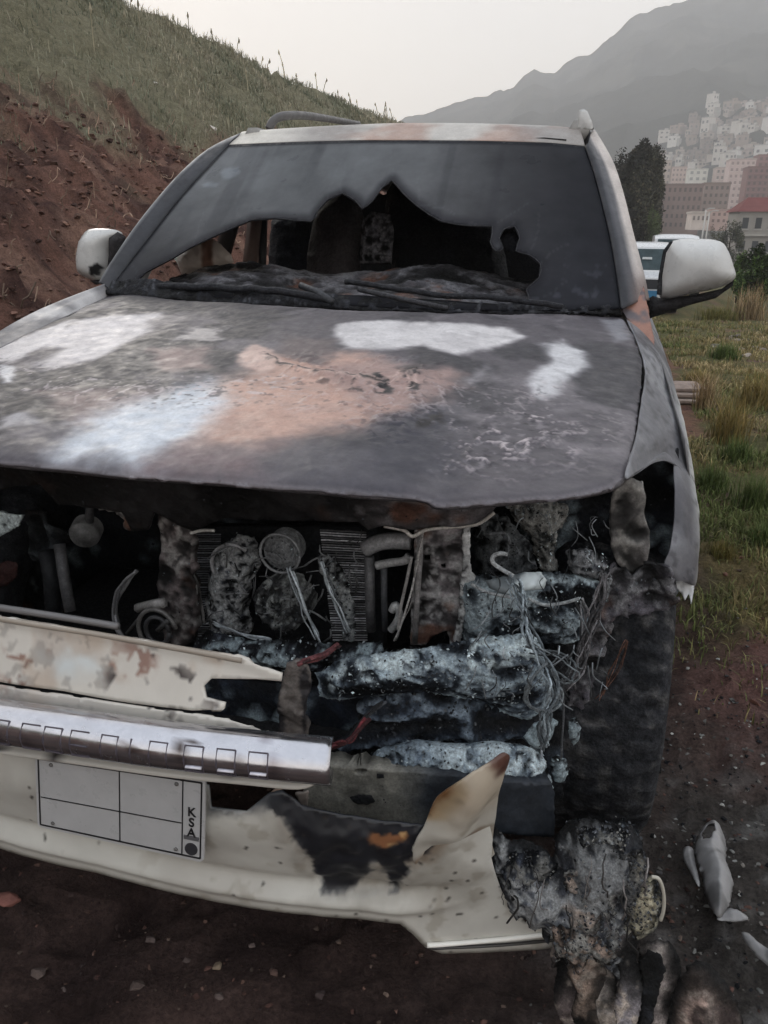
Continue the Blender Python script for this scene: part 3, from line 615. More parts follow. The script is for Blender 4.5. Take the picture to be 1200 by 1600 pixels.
# ---- cowl and wipers
cowl = Surf('Y', lambda X, Z: 1.375+(Z-1.2)*.9+.17*X*X)
cw = [(162, 459), (176, 440), (230, 436), (300, 444), (400, 448), (520, 460), (620, 468), (760, 474), (860, 478), (968, 478), (972, 488), (800, 492), (600, 486), (400, 476), (250, 466)]
sheet('cowl', cowl, cw, .008, paint_char((20, 21, 25), -.15, 0, 150, 30, (84, 86, 92)), mat=M['char'], parent=C0, thick=.01, disp=rough_disp(.012, 16, 150))
def wiper(px, ys, r):
    m = MB(); P = np.array(smoothline([at(u, v, Y=y) for (u, v), y in zip(px, ys)], 6)); P = P+(np.c_[fbm(P, 30, 3, 1), fbm(P, 30, 3, 2), fbm(P, 30, 3, 3)]-.5)*.012; m.tube(P, r, 7, (34, 35, 40)); return m
m_ = wiper([(215, 448), (300, 448), (390, 452), (460, 458), (518, 470)], [1.56, 1.47, 1.42, 1.38, 1.36], .012); m_.build('wiper', M['char'], C0, True); m_ = MB(); m_.tube([at(470, 446, Y=1.42), at(495, 456, Y=1.38), at(520, 472, Y=1.35)], .011, 8, (60, 62, 66)); m_.build('wiper_arm', M['metal'], C0, True)
m_ = wiper([(540, 440), (600, 448), (680, 460), (780, 466), (880, 478)], [1.47, 1.44, 1.42, 1.42, 1.44], .009); m_.build('wiper', M['char'], C0, True); m_ = MB(); m_.tube([at(560, 452, Y=1.42), at(640, 470, Y=1.38), at(700, 482, Y=1.36)], .008, 8, (60, 60, 64)); m_.build('wiper', M['char'], C0, True)

# ---- door mirrors
def mirror_paint(D, P):
    c = np.tile([192., 192, 190], (len(P), 1)); return c*(.95+.1*fbm(P, 14, 3, 12))[:, None]
mr = empty('door_mirror', tuple(at(1060, 450, Y=1.66)), 0, None); mr.parent = C0; mr.matrix_parent_inverse = C0.matrix_world.inverted(); bpy.context.view_layer.update()
sm = Surf('Y', lambda X, Z: 1.66-.10*(X-1.0))
mo = smoothline([(1032, 466), (1033, 430), (1040, 392), (1052, 376), (1090, 373), (1125, 377), (1138, 392), (1146, 415), (1149, 434), (1128, 448), (1085, 458)], 3, True)
puff('mirror_cover', mo, sm, .075, .07, .07, .007, mirror_paint, None, M['white'], mr)
bo = [(1008, 470), (1020, 462), (1032, 466), (1085, 461), (1128, 451), (1146, 436), (1146, 446), (1118, 466), (1080, 476), (1050, 486), (1020, 496), (1010, 500)]
puff('mirror_base', bo, Surf('Y', lambda X, Z: 1.67-.10*(X-1.0)), .05, .06, .03, .008, lambda D, P: np.tile([36., 35, 37], (len(P), 1)), rough_disp(.002, 20), M['char'], mr)
puff('mirror_glass', [(1034, 462), (1026, 460), (1029, 430), (1036, 392), (1046, 378), (1052, 377), (1041, 395), (1035, 430)], Surf('Y', lambda X, Z: 1.63-.10*(X-1.0)), .03, .05, .01, .006, lambda D, P: np.tile([48., 49, 52], (len(P), 1)), None, M['char'], mr)
ml = empty('door_mirror', tuple(at(160, 420, Y=1.9)), 0, None); ml.parent = C0; ml.matrix_parent_inverse = C0.matrix_world.inverted(); bpy.context.view_layer.update()
sm2 = Surf('Y', lambda X, Z: 1.86+.1*(X+1.1))
def mlp(D, P):
    c = mirror_paint(D, P); return mixc(c, [28, 28, 30], blob(sm2, [(150, 416), (160, 410), (167, 418), (160, 430), (148, 430)], .004, .006, 60)(D))
puff('mirror_cover', smoothline([(119, 415), (121, 385), (133, 362), (150, 357), (180, 359), (192, 366), (180, 372), (172, 390), (170, 415), (164, 440), (140, 436), (124, 428)], 3, True), sm2, .06, .07, .06, .007, mlp, None, M['white'], ml)
puff('mirror_base', [(170, 372), (184, 362), (197, 370), (190, 400), (170, 440), (150, 445), (140, 438), (165, 436), (170, 400)], Surf('Y', lambda X, Z: 1.84+.1*(X+1.1)), .03, .05, .02, .007, lambda D, P: np.tile([44., 42, 44], (len(P), 1)), None, M['char'], ml)

# ---- wings (fenders)
def fen_col(P):
    c = np.tile([104., 104, 108], (len(P), 1)); c = mixc(c, [140, 141, 145], sst(.45, .65, fbm(P, 9, 4, 160))*.8); c = mixc(c, [66, 65, 70], sst(.55, .7, fbm(P, 6, 4, 161))*.7)
    sh = sst(.955, .985, P[:, 0]); c = mixc(c, [196, 198, 196], sh*sst(.78, .95, P[:, 2])*sst(1.5, 1.1, P[:, 1])*.85); c = mixc(c, [196, 194, 184], sst(.975, .99, P[:, 0])*.6)
    c = mixc(c, [58, 58, 62], sst(.62, .7, fbm(P, 40, 3, 162))*.6); return c
S = [[(974, 486), (994, 490), (1010, 480)], [(1005, 562), (1022, 560), (1040, 560)], [(1002, 620), (1032, 628), (1061, 636)], [(993, 680), (1035, 684), (1074, 690)], [(979, 746), (1028, 716), (1081, 738)], [(1044, 706), (1064, 735), (1085, 765)], [(1053, 785), (1072, 795), (1090, 812)], [(1047, 850), (1070, 855), (1090, 866)], [(1037, 884), (1060, 893), (1087, 905)], [(1050, 905), (1065, 908), (1084, 915)]]
rows = []
for i, (a, b, c_) in enumerate(S):
    if i <= 4:
        ia = hood.lift(hood.d([a]))[0]-np.array([0, 0, .004]); o_ = at(*c_, X=.985 if i else .96); mx3 = at(*b, X=(ia[0]*.35+o_[0]*.65)+.0)
        mx3 = np.array([.5*ia[0]+.5*o_[0], .5*ia[1]+.5*o_[1], .5*ia[2]+.5*o_[2]+.018]) if i < 4 else at(1030, 713, Y=.66)
        rows.append([ia, mx3, o_])
    else:
        o_ = at(*c_, X=.985); rows.append([at(*a, Y=o_[1]-.06), at(*b, Y=o_[1]-.05), o_])
rows = [np.array([r[0], r[1], r[2], r[2]+np.array([-.012, .12, -.05])]) for r in rows]
print('fender', [r.round(2).tolist() for r in rows])
grid_mesh('wing', ribbon(rows, 8, 10), M['burnt'], C0, fen_col, lambda V: (fbm(V, 20, 3, 163)-.5)*.006, thick=.003)
# torn white shred at the wing's lower end
sh = [(1048, 898), (1062, 893), (1085, 903), (1084, 925), (1080, 944), (1076, 928), (1070, 938), (1064, 926), (1058, 920)]
sheet('torn_wing_edge', Surf('Y', lambda X, Z: .64+(Z-.72)*.5), sh, .003, lambda D, P: np.tile([200., 202, 204], (len(P), 1)), mat=M['white'], parent=C0, thick=.003, disp=rough_disp(.006, 30))
hl = np.array([hood.lift([ho[i]])[0] for i in (0, 30, 29, 28, 27)]) if False else hood.lift(np.array([(-.93, 1.57), (-.875, 1.2), (-.865, .8), (-.84, .45), (-.77, .34)]))
ol_ = np.array([(-.955, 1.60, 1.235), (-.99, 1.2, 1.165), (-1.0, .85, 1.06), (-.98, .5, .93), (-.93, .36, .80)])
grid_mesh('wing', ribbon([hl-np.array([.004, 0, .004]), (hl+ol_)/2+np.array([0, 0, .018]), ol_, ol_+np.array([.0, .1, -.25])], 8, 6), M['burnt'], C0, lambda P: mixc(np.tile([112., 110, 112], (len(P), 1)), [180, 178, 178], sst(.45, .6, fbm(P, 6, 3, 164))), thick=.003, flip=True)
# outer side of the left-hand wing (hidden from the photo's side)
for s, xo in ((1, .975), (-1, .985)):
    body = Surf('X', lambda Y, Z, s=s, xo=xo: s*(xo-.05*sst(.85, 1.2, Z)))
    arch = [(.86+.50*math.cos(a), .42+.52*math.sin(a)) for a in np.linspace(math.radians(8), math.radians(100), 12)]
    sheet('wing_side', body, [(1.40, .45)]+arch+[(.80, 1.02), (1.1, 1.08), (1.40, 1.12)], .05, lambda D, P: np.tile([120., 118, 118], (len(P), 1))*(.7+.6*fbm(P, 8, 3, 3))[:, None], mat=M['burnt'], parent=C0, px=False, thick=.004)
# ---------------------------------------------------------------- nose of the car: burnt-out bay, carrier, bumper
def SY(y, bow=.20, k=0, z0=.8): return Surf('Y', lambda X, Z: y+bow*np.abs(X)**2.2+k*(Z-z0))
def comp(name, px, y, paint, step=.006, disp=None, mat='char', thick=.006, holes=(), bow=.15, k=0, jag=.002, parent=None, label=None):
    o = sheet(name, SY(y, bow, k), px, step, paint, holes, disp, M[mat], parent or C0, thick, jag)
    if label: o['label'] = label
    return o
def lump(name, px, y, paint, front=.05, back=.03, wd=.05, step=.006, disp=None, mat='ash', bow=.1, k=0, jag=.002, parent=None):
    return puff(name, px, SY(y, bow, k), front, back, wd, step, paint, disp, M[mat], parent or C0, jag=jag)
def wires(m, px, ys, n, spread, r=.002, col=(90, 88, 88), sag=.02, seed=0):
    rg = np.random.RandomState(seed)
    for i in range(n):
        P = [at(u+rg.uniform(-spread, spread), v+rg.uniform(-spread, spread)*.6, Y=y+rg.uniform(-.02, .02)) for (u, v), y in zip(px, ys)]
        P = np.array(smoothline(P, 5)); P = P+(np.c_[fbm(P, 22, 3, i), fbm(P, 22, 3, i+5), fbm(P, 22, 3, i+9)]-.5)*sag
        m.tube(P, r*rg.uniform(.6, 1.5), 5, np.array(col)*rg.uniform(.5, 1.4))

# dark back wall of the bay and sides
comp('engine', [(-500, 700), (1000, 700), (1040, 1300), (-500, 1300)], .95, paint_char((20, 22, 26), -.2, 0, 200, 9), .03, rough_disp(.05, 5, 200), 'char', .01, bow=0)
top_ = Surf('Z', lambda X, Y: 1.0+.05*np.sin(Y*5)); sheet('engine_cover', top_, [(-.75, .45), (.75, .45), (.75, 1.4), (-.75, 1.4)], .05, lambda D, P: np.tile([24., 24, 27], (len(P), 1)), mat=M['char'], parent=C0, px=False, thick=.01, disp=rough_disp(.03, 6))
# upper radiator support
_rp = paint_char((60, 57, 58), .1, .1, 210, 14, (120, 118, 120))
def rsp(D, P): return _rp(D, P)*(.36+.64*sst(.2, .42, P[:, 0]))[:, None]  # left part darkened: shadow below the bonnet edge painted into the metal
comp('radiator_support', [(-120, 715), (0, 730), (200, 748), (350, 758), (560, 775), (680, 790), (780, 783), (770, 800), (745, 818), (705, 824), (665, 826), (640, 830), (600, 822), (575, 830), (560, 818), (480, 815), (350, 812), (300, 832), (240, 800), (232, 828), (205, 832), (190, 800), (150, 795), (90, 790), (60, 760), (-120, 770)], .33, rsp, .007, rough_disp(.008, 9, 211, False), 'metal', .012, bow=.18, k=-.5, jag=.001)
m_ = MB(); m_.tube(smoothline([at(u, v, Y=.30+.0) for u, v in [(600, 822), (630, 828), (645, 838), (665, 828), (700, 824), (745, 819), (772, 801)]], 5), .0035, 6, (190, 186, 180)); m_.build('support_flange', M['metal'], C0, True); m_ = MB(); m_.tube(smoothline([at(u, v, Y=.32) for u, v in [(298, 833), (315, 829), (335, 829)]], 4), .0035, 6, (190, 188, 184)); m_.build('support_flange', M['metal'], C0, True)
# left side clutter (photo left): lamp pocket, brackets, bars
comp('support_column', [(240, 770), (295, 775), (300, 850), (305, 1005), (262, 1010), (250, 960), (246, 900), (255, 850)], .40, paint_char((62, 57, 57), .2, .12, 220, 20, (150, 148, 146)), .006, rough_disp(.014, 16, 220), 'metal', .02)
comp('inner_panel', [(-150, 780), (60, 800), (110, 840), (70, 880), (80, 960), (60, 990), (-150, 1000)], .62, paint_char((44, 47, 50), .35, .4, 221, 10, (110, 116, 118)), .012, rough_disp(.03, 9, 221), 'char', .01)
comp('lamp_bracket', [(-60, 790), (0, 800), (34, 806), (30, 822), (0, 838), (-60, 850)], .35, paint_char((120, 126, 128), .9, 0, 222, 40, (190, 200, 200)), .006, rough_disp(.008, 30, 222), 'ash', .008)
lump('melted_red_trim', [(-20, 885), (10, 876), (30, 880), (28, 900), (12, 915), (-20, 920)], .5, lambda D, P: np.tile([66., 40, 38], (len(P), 1)), .01, .01, .02, .006, rough_disp(.008, 20), 'char')
m_ = MB(); m_.tube([at(93, 850, Y=.5), at(100, 900, Y=.48), at(110, 955, Y=.46)], .014, 8, (96, 96, 98)); m_.tube([at(72, 860, Y=.55), at(80, 900, Y=.54), at(84, 968, Y=.52)], .02, 8, (42, 44, 47)); m_.build('bay_strut', M['metal'], C0, True)
# horn disc
hp_ = at(132, 835, Y=.42); hn = MB()
def disc(m, c, r, depth, col, ny=-1, n=28, rings=((1, 0), (.9, .012), (.55, .010), (.5, .018), (.2, .02), (.0, .02)), tilt=(0, 0)):
    V = []; F = []
    for k, (q, h) in enumerate(rings):
        for j in range(n): a = 2*math.pi*j/n; V.append((r*q*math.cos(a), -h*r/.06, r*q*math.sin(a)))
    for k in range(len(rings)-1):
        for j in range(n): F.append([k*n+j, k*n+(j+1) % n, (k+1)*n+(j+1) % n, (k+1)*n+j])
    b = len(V)
    for j in range(n): a = 2*math.pi*j/n; V.append((r*math.cos(a), depth, r*math.sin(a)))
    for j in range(n): F.append([j, b+j, b+(j+1) % n, (j+1) % n])
    F.append([b+j for j in range(n)]); V = np.array(V)
    ca, sa = math.cos(tilt[0]), math.sin(tilt[0]); V = V@np.array([[1, 0, 0], [0, ca, sa], [0, -sa, ca]]); ca, sa = math.cos(tilt[1]), math.sin(tilt[1]); V = V@np.array([[ca, sa, 0], [-sa, ca, 0], [0, 0, 1]])
    V = V+np.array(c); cc = np.tile(np.array(col, float), (len(V), 1))*(.7+.6*fbm(V, 40, 3, 4))[:, None]; m.add(V, F, cc)
disc(hn, hp_, .034, .03, (88, 88, 88), tilt=(.2, .3)); hn.tube([hp_+np.array([.005, .01, 0]), at(140, 800, Y=.42), at(142, 770, Y=.40)], .009, 6, (66, 66, 68)); hn.build('horn', M['metal'], C0, True)
comp('torn_flap', [(150, 768), (180, 760), (235, 770), (242, 790), (225, 812), (212, 822), (204, 830), (193, 828), (196, 812), (180, 800), (158, 795)], .34, paint_char((84, 82, 82), .5, .1, 225, 25, (150, 148, 144)), .005, rough_disp(.012, 22, 225), 'metal', .003)
m_ = MB(); wires(m_, [(212, 893), (192, 915), (180, 945), (184, 980), (196, 1003)], [.36]*5, 4, 4, .0026, (140, 140, 142), .008, 1); wires(m_, [(300, 880), (305, 900), (312, 930), (318, 975)], [.42]*4, 4, 6, .003, (120, 118, 116), .01, 2); m_.build('hose', M['metal'], C0, True)
m_ = MB(); P = at(246, 985, Y=.34); m_.tube([P+np.array([.045*math.cos(a), 0, .05*math.sin(a)]) for a in np.linspace(.2, math.pi+.6, 16)], .005, 6, (110, 108, 106)); m_.tube([P+np.array([.028*math.cos(a), 0, .032*math.sin(a)]) for a in np.linspace(0, 6.28, 16)], .005, 6, (66, 66, 68)); m_.tube([P, P+np.array([.03, 0, .03])], .006, 6, (70, 70, 70)); m_.tube([at(215, 950, Y=.36), at(240, 944, Y=.35), at(256, 942, Y=.34)], .011, 6, (150, 148, 146)); m_.tube([at(198, 990, Y=.36), at(222, 960, Y=.35)], .004, 6, (80, 80, 80)); m_.build('pulley', M['metal'], C0, True)
# radiator with fins
def finset(name, px, y, n, col, parent):
    m = MB(); (u0, v0), (u1, v1), (u2, v2), (u3, v3) = px   # tl tr br bl
    for i in range(n):
        t = i/(n-1); a = at(u0+(u3-u0)*t, v0+(v3-v0)*t, Y=y); b = at(u1+(u2-u1)*t, v1+(v2-v1)*t, Y=y+.01); k = 8
        P = [a+(b-a)*j/k+np.array([0, 0, .0015*0*j+RNG.uniform(-.0004, .0004)]) for j in range(k+1)]
        m.tube(P, .0017, 5, np.array(col)*RNG.uniform(.4, 1.15))
    return m.build(name, M['metal'], parent)
rad = comp('radiator', [(285, 825), (590, 825), (600, 1010), (285, 1010)], .52, lambda D, P: np.tile([20., 22, 26], (len(P), 1)), .03, None, 'char', .03, bow=0)
finset('cooling_fins', [(292, 835), (345, 835), (345, 1004), (296, 1004)], .50, 48, (150, 152, 158), rad)
finset('cooling_fins', [(500, 828), (572, 832), (574, 1000), (520, 1000)], .50, 46, (190, 190, 194), rad)
# burnt auxiliary fans and lamps in front of it
fan = MB(); disc(fan, at(440, 862, Y=.43), .040, .04, (120, 122, 124), rings=((1, 0), (.92, .01), (.85, .0), (.7, .012), (.4, .018), (0, .02))); fan.build('lamp_housing', M['ash'], C0, True)
fm_ = MB(); disc(fm_, at(440, 945, Y=.44), .062, .05, (112, 114, 116), n=72, rings=((1, 0), (.97, .006), (.86, .004), (.84, .014), (.70, .012), (.68, .004), (.50, .004), (.47, .018), (.30, .02), (.28, .012), (.12, .012), (.10, .02), (0, .022)))
fmv = np.vstack(fm_.V); aa_ = np.arctan2(fmv[:, 2]-at(440, 945, Y=.44)[2], fmv[:, 0]-at(440, 945, Y=.44)[0]); fmv = fmv+np.c_[(fbm(fmv, 22, 3, 6)-.5)*.014, .004*np.sin(aa_*14)+(fbm(fmv, 45, 3, 5)-.5)*.012, (fbm(fmv, 22, 3, 8)-.5)*.014]; fm_.V = [fmv]; k_ = sst(.5, .62, fbm(fmv, 50, 4, 7)); fm_.C = [mixc(fm_.C[0]*.55, [170, 174, 172], k_*.8)]; fb_ = fm_.build('fan_motor', M['ash'], C0, True)
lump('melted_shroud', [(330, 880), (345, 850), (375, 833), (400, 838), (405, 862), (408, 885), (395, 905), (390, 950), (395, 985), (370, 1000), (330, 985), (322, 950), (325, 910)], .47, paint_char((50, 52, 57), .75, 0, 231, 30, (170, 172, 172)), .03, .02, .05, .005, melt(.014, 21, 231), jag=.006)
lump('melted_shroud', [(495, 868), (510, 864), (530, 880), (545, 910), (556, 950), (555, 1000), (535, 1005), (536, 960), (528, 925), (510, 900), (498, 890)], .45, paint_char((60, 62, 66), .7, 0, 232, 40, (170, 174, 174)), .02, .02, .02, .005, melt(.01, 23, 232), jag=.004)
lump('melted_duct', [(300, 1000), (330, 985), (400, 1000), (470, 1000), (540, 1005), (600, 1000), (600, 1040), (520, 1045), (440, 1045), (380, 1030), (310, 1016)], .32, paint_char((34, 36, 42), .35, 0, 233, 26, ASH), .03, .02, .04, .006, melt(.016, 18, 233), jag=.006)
m_ = MB()
for i in range(60):
    u = RNG.uniform(325, 560); v = RNG.uniform(845, 990); l = RNG.uniform(12, 45); an = RNG.uniform(0, 6.28); y = RNG.uniform(.36, .42)
    P = smoothline([at(u, v, Y=y), at(u+l*math.cos(an)*.5+RNG.uniform(-6, 6), v+l*math.sin(an)*.5+RNG.uniform(-6, 6), Y=y-.01), at(u+l*math.cos(an), v+l*math.sin(an), Y=y+.01)], 4); m_.tube(P, RNG.uniform(.0008, .0022), 5, np.array([120, 122, 124])*RNG.uniform(.35, 1.2))
for a, b in (((335, 975), (420, 1000)), ((450, 885), (495, 1000)), ((500, 880), (545, 985))): wires(m_, [a, ((a[0]+b[0])/2, (a[1]+b[1])/2+4), b], [.39, .38, .38], 4, 5, .002, (140, 146, 150), .015, a[0])
r_ = at(365, 885, Y=.41); m_.tube([r_+np.array([.05*math.cos(a), 0, .05*math.sin(a)]) for a in np.linspace(.9, 3.6, 16)], .0045, 6, (140, 140, 142)); r_ = at(440, 862, Y=.40); m_.tube([r_+np.array([.043*math.cos(a), -.01, .043*math.sin(a)]) for a in np.linspace(0, 6.28, 22)], .003, 6, (130, 132, 134)); m_.build('wire_remains', M['metal'], C0, True)
def FILM(seed, base, pale, f=9, ang=.5, lo=-.2, hi=1.5, st=.28, fine=.35):
    ca, sa = math.cos(ang), math.sin(ang)
    def H(P):
        u = P[:, 0]*ca-P[:, 2]*sa; v = P[:, 0]*sa+P[:, 2]*ca; Q = np.c_[u*st, P[:, 1], v]; Q = Q+(np.c_[fbm(P, f*.7, 3, seed+1), fbm(P, f*.7, 3, seed+2), fbm(P, f*.7, 3, seed+3)]-.5)*1.1/f
        return .78*fbm(Q, f*1.8, 5, seed, True)+.22*fbm(warped(P, f*4, seed+4, 1.8), f*7, 4, seed+6, True)
    def disp(a): return lambda D, P: a*((H(P)-.62)*2.6+(fbm(P, f*7, 3, seed+5)-.5)*.35)
    def paint(D, P):
        h = H(P); h = (h-h.mean())/h.std(); t = sst(lo, hi, h+(fbm(P, 60, 4, seed+7)-.5)*2*fine+(fbm(P, 7, 3, seed+9)-.5)*2.2); c = np.tile(np.array(base, float), (len(P), 1))*np.clip(1+.45*h, .25, 1.7)[:, None]; return mixc(c, pale, t*.92)  # fold shading in the colour: ridges pale with ash, creases darkened
    return paint, disp
# right of the radiator: pipes, bracket plates
m_ = MB(); m_.tube(smoothline([at(u, v, Y=.42) for u, v in [(570, 858), (590, 848), (615, 845), (642, 846)]], 4), .017, 10, (140, 140, 142)); m_.tube(smoothline([at(u, v, Y=.41) for u, v in [(588, 884), (605, 880), (632, 876), (640, 868)]], 4), .009, 8, (150, 150, 150)); m_.tube([at(577, 870, Y=.44), at(578, 930, Y=.44), at(580, 985, Y=.44)], .011, 8, (92, 92, 94)); m_.tube([at(600, 885, Y=.43), at(600, 930, Y=.43), at(602, 985, Y=.43)], .007, 8, (74, 76, 80)); m_.build('coolant_pipe', M['metal'], C0, True)
m_ = MB(); m_.tube(smoothline([at(u, v, Y=.37) for u, v in [(643, 870), (636, 905), (626, 950), (622, 985)]], 5), .0035, 6, (150, 148, 146)); m_.tube(smoothline([at(u, v, Y=.38) for u, v in [(612, 955), (618, 945), (624, 960), (618, 975), (610, 985)]], 5), .008, 8, (150, 152, 152)); m_.build('brake_line', M['metal'], C0, True)
br = comp('bracket_plate', [(648, 826), (722, 822), (728, 905), (722, 960), (712, 1004), (704, 1004), (700, 985), (680, 990), (664, 1008), (642, 1008), (642, 960), (646, 900)], .38, paint_char((88, 84, 86), .45, .15, 240, 22, (150, 150, 150)), .005, melt(.008, 14, 240), 'metal', .008, holes=[[(664, 868), (672, 868), (672, 876), (664, 876)], [(690, 880), (697, 880), (697, 888), (690, 888)]])
m_ = MB(); m_.tube([at(657, 830, Y=.375), at(656, 870, Y=.37), at(652, 930, Y=.37), at(648, 1005, Y=.37)], .006, 8, (130, 128, 128)); m_.build('plate_fold', M['metal'], br, True)
comp('headlamp_post', [(722, 822), (735, 822), (734, 870), (736, 895), (742, 905), (740, 918), (730, 915), (728, 950), (720, 1004), (710, 1004), (718, 950), (720, 912), (722, 895), (724, 870)], .36, paint_char((122, 122, 124), .75, 0, 241, 40, (190, 192, 192)), .004, melt(.004, 21, 241), 'metal', .01)
# melted right headlamp and its surroundings
fmh = FILM(611, (48, 55, 63), (170, 184, 190), 9, .3, -.4, 1.3)
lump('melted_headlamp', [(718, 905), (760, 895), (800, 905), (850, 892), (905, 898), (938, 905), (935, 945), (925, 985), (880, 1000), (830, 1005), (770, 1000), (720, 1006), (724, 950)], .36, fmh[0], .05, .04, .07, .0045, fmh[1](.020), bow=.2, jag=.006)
def clipc(D, P): return mixc(np.tile([202., 212, 214], (len(P), 1)), [120, 128, 132], sst(.5, .66, fbm(warped(P, 20, 3), 28, 4, 5)))
lump('melted_clip', [(758, 905), (790, 900), (820, 893), (845, 893), (854, 905), (850, 918), (820, 922), (800, 930), (780, 925), (764, 918)], .285, clipc, .03, .02, .025, .0035, melt(.007, 18, 253), 'plastic')
m_ = MB(); m_.tube(smoothline([at(u, v, Y=.29) for u, v in [(793, 866), (780, 865), (770, 870), (771, 880), (785, 890), (802, 900)]], 5), .004, 8, (180, 184, 186)); m_.tube(smoothline([at(u, v, Y=.29) for u, v in [(736, 912), (760, 925), (790, 932), (802, 933)]], 5), .003, 8, (170, 174, 176)); m_.tube(smoothline([at(u, v, Y=.28) for u, v in [(825, 935), (850, 945), (880, 942), (905, 935)]], 5), .003, 8, (165, 170, 172))
m_.tube(smoothline([at(u, v, Y=.29) for u, v in [(762, 835), (790, 833), (796, 850)]], 4), .003, 6, (90, 92, 94)); m_.build('wire_loop', M['ash'], C0, True)
lump('melted_filler_neck', [(792, 785), (820, 778), (870, 782), (888, 790), (885, 815), (872, 830), (868, 860), (872, 888), (845, 892), (838, 870), (830, 845), (815, 825), (800, 810)], .46, paint_char((66, 68, 68), .85, 0, 260, 34, (150, 150, 146)), .03, .03, .03, .005, melt(.02, 21, 260), jag=.008)
lump('melted_trim', [(740, 800), (790, 805), (830, 850), (840, 890), (800, 905), (760, 905), (742, 880)], .55, paint_char((40, 43, 47), .6, 0, 262, 26, (120, 124, 126)), .03, .03, .05, .006, melt(.022, 16, 262), jag=.006)
lump('burnt_fuse_box', [(885, 860), (915, 855), (948, 870), (955, 900), (950, 940), (935, 945), (936, 905), (890, 895)], .42, paint_char((40, 42, 46), .55, 0, 263, 40, (150, 152, 154)), .03, .03, .03, .005, melt(.014, 23, 263), jag=.006)
comp('wheel_house', [(860, 740), (1000, 730), (1060, 700), (1065, 900), (1040, 960), (980, 1320), (850, 1320), (860, 1000)], .78, paint_char((20, 22, 27), 0, 0, 264, 12), .02, melt(.03, 6, 264), 'char', .01, bow=0)
wl = comp('inner_wing', [(957, 758), (985, 745), (1002, 752), (1008, 775), (1006, 800), (1014, 830), (1014, 860), (1006, 885), (990, 900), (965, 880), (953, 850), (952, 810)], .46, paint_char((82, 80, 79), .15, .0, 265, 12, (128, 126, 122)), .006, melt(.010, 8, 265), 'metal', .004, bow=.1)
m_ = MB(); m_.tube(smoothline([at(u, v, Y=.535) for u, v in [(1002, 752), (1004, 775), (1003, 800), (1011, 830), (1012, 860), (1002, 888)]], 5), .0035, 6, (150, 148, 144)); m_.build('panel_edge', M['metal'], wl, True)
comp('hanging_liner', [(940, 890), (960, 880), (990, 900), (1010, 885), (1040, 880), (1052, 905), (1056, 945), (1010, 955), (960, 960), (930, 1060), (905, 1110), (880, 1120), (900, 1050), (925, 985), (938, 940)], .44, paint_char((52, 50, 54), .3, .35, 266, 20, (120, 120, 122)), .007, melt(.025, 9, 266), 'char', .006, bow=.1, jag=.01)
# ash-covered carrier beam and the melted mass below it
fmb = FILM(621, (44, 51, 60), (180, 196, 204), 9, .12, -.5, 1.1)
def beam_p(D, P):
    c = fmb[0](D, P); w_ = blob(SY(.20), [(540, 1030), (620, 1012), (700, 1005), (740, 998), (835, 990), (838, 1020), (790, 1030), (700, 1035), (600, 1045), (520, 1070), (505, 1050)], .01, .02, 20)(P[:, [0, 2]])
    k = sst(.47-.10*sst(.52, .62, P[:, 0]), .57-.10*sst(.52, .62, P[:, 0]), .6*fbm(P, 60, 4, 271)+.4*fbm(P, 12, 3, 272)+.03*HGT[0]); return mixc(c, [206, 220, 224], w_*k)
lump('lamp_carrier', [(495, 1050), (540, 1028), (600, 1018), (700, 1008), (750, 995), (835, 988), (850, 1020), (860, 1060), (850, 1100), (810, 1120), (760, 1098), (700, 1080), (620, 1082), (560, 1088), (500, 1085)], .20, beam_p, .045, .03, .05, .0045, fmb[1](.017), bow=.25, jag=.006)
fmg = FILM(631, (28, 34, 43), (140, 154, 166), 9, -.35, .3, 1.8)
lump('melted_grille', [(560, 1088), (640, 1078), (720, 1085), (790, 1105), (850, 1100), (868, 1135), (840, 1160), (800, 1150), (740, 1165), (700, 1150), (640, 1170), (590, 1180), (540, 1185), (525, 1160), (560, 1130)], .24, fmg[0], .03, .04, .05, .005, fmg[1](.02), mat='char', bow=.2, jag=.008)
comp('cavity_shade_sheet', [(320, 1058), (560, 1075), (700, 1080), (880, 1100), (880, 1260), (600, 1240), (420, 1160), (320, 1150)], .34, paint_char((17, 21, 28), -.1, 0, 277, 8), .02, melt(.02, 7, 277), 'char', .01)  # dark sheet standing in for the shade of the lower cavity
# hanging bundle of burnt wiring
m_ = MB()
wires(m_, [(800, 905), (812, 940), (825, 985), (850, 1030), (862, 1075), (850, 1130), (848, 1165)], [.27, .24, .2, .17, .15, .15, .16], 9, 10, .0016, (140, 150, 156), .025, 11)
wires(m_, [(830, 1010), (870, 1025), (895, 1040), (900, 1060), (880, 1065), (855, 1040)], [.19, .17, .16, .16, .16, .17], 3, 8, .0015, (140, 148, 152), .02, 12)
wires(m_, [(850, 1040), (828, 1065), (822, 1095), (850, 1110), (870, 1085), (858, 1050)], [.16]*6, 4, 7, .0018, (140, 148, 152), .02, 13)
m_.build('wiring_loom', M['ash'], C0, True); m_ = MB(); wires(m_, [(945, 900), (935, 940), (925, 980), (905, 1040), (885, 1075)], [.33, .31, .3, .28, .26], 12, 10, .0018, (110, 108, 110), .02, 14)
wires(m_, [(660, 830), (652, 880), (640, 940), (618, 1000)], [.35]*4, 2, 3, .0016, (140, 138, 136), .006, 15)
wires(m_, [(880, 1060), (882, 1110), (876, 1185)], [.2]*3, 2, 2, .0013, (90, 92, 95), .004, 16)
wires(m_, [(845, 1110), (848, 1150), (846, 1185)], [.17]*3, 2, 3, .002, (110, 114, 118), .005, 17)
wires(m_, [(975, 1000), (960, 1050), (935, 1090)], [.42]*3, 4, 8, .0012, (130, 96, 82), .01, 18)
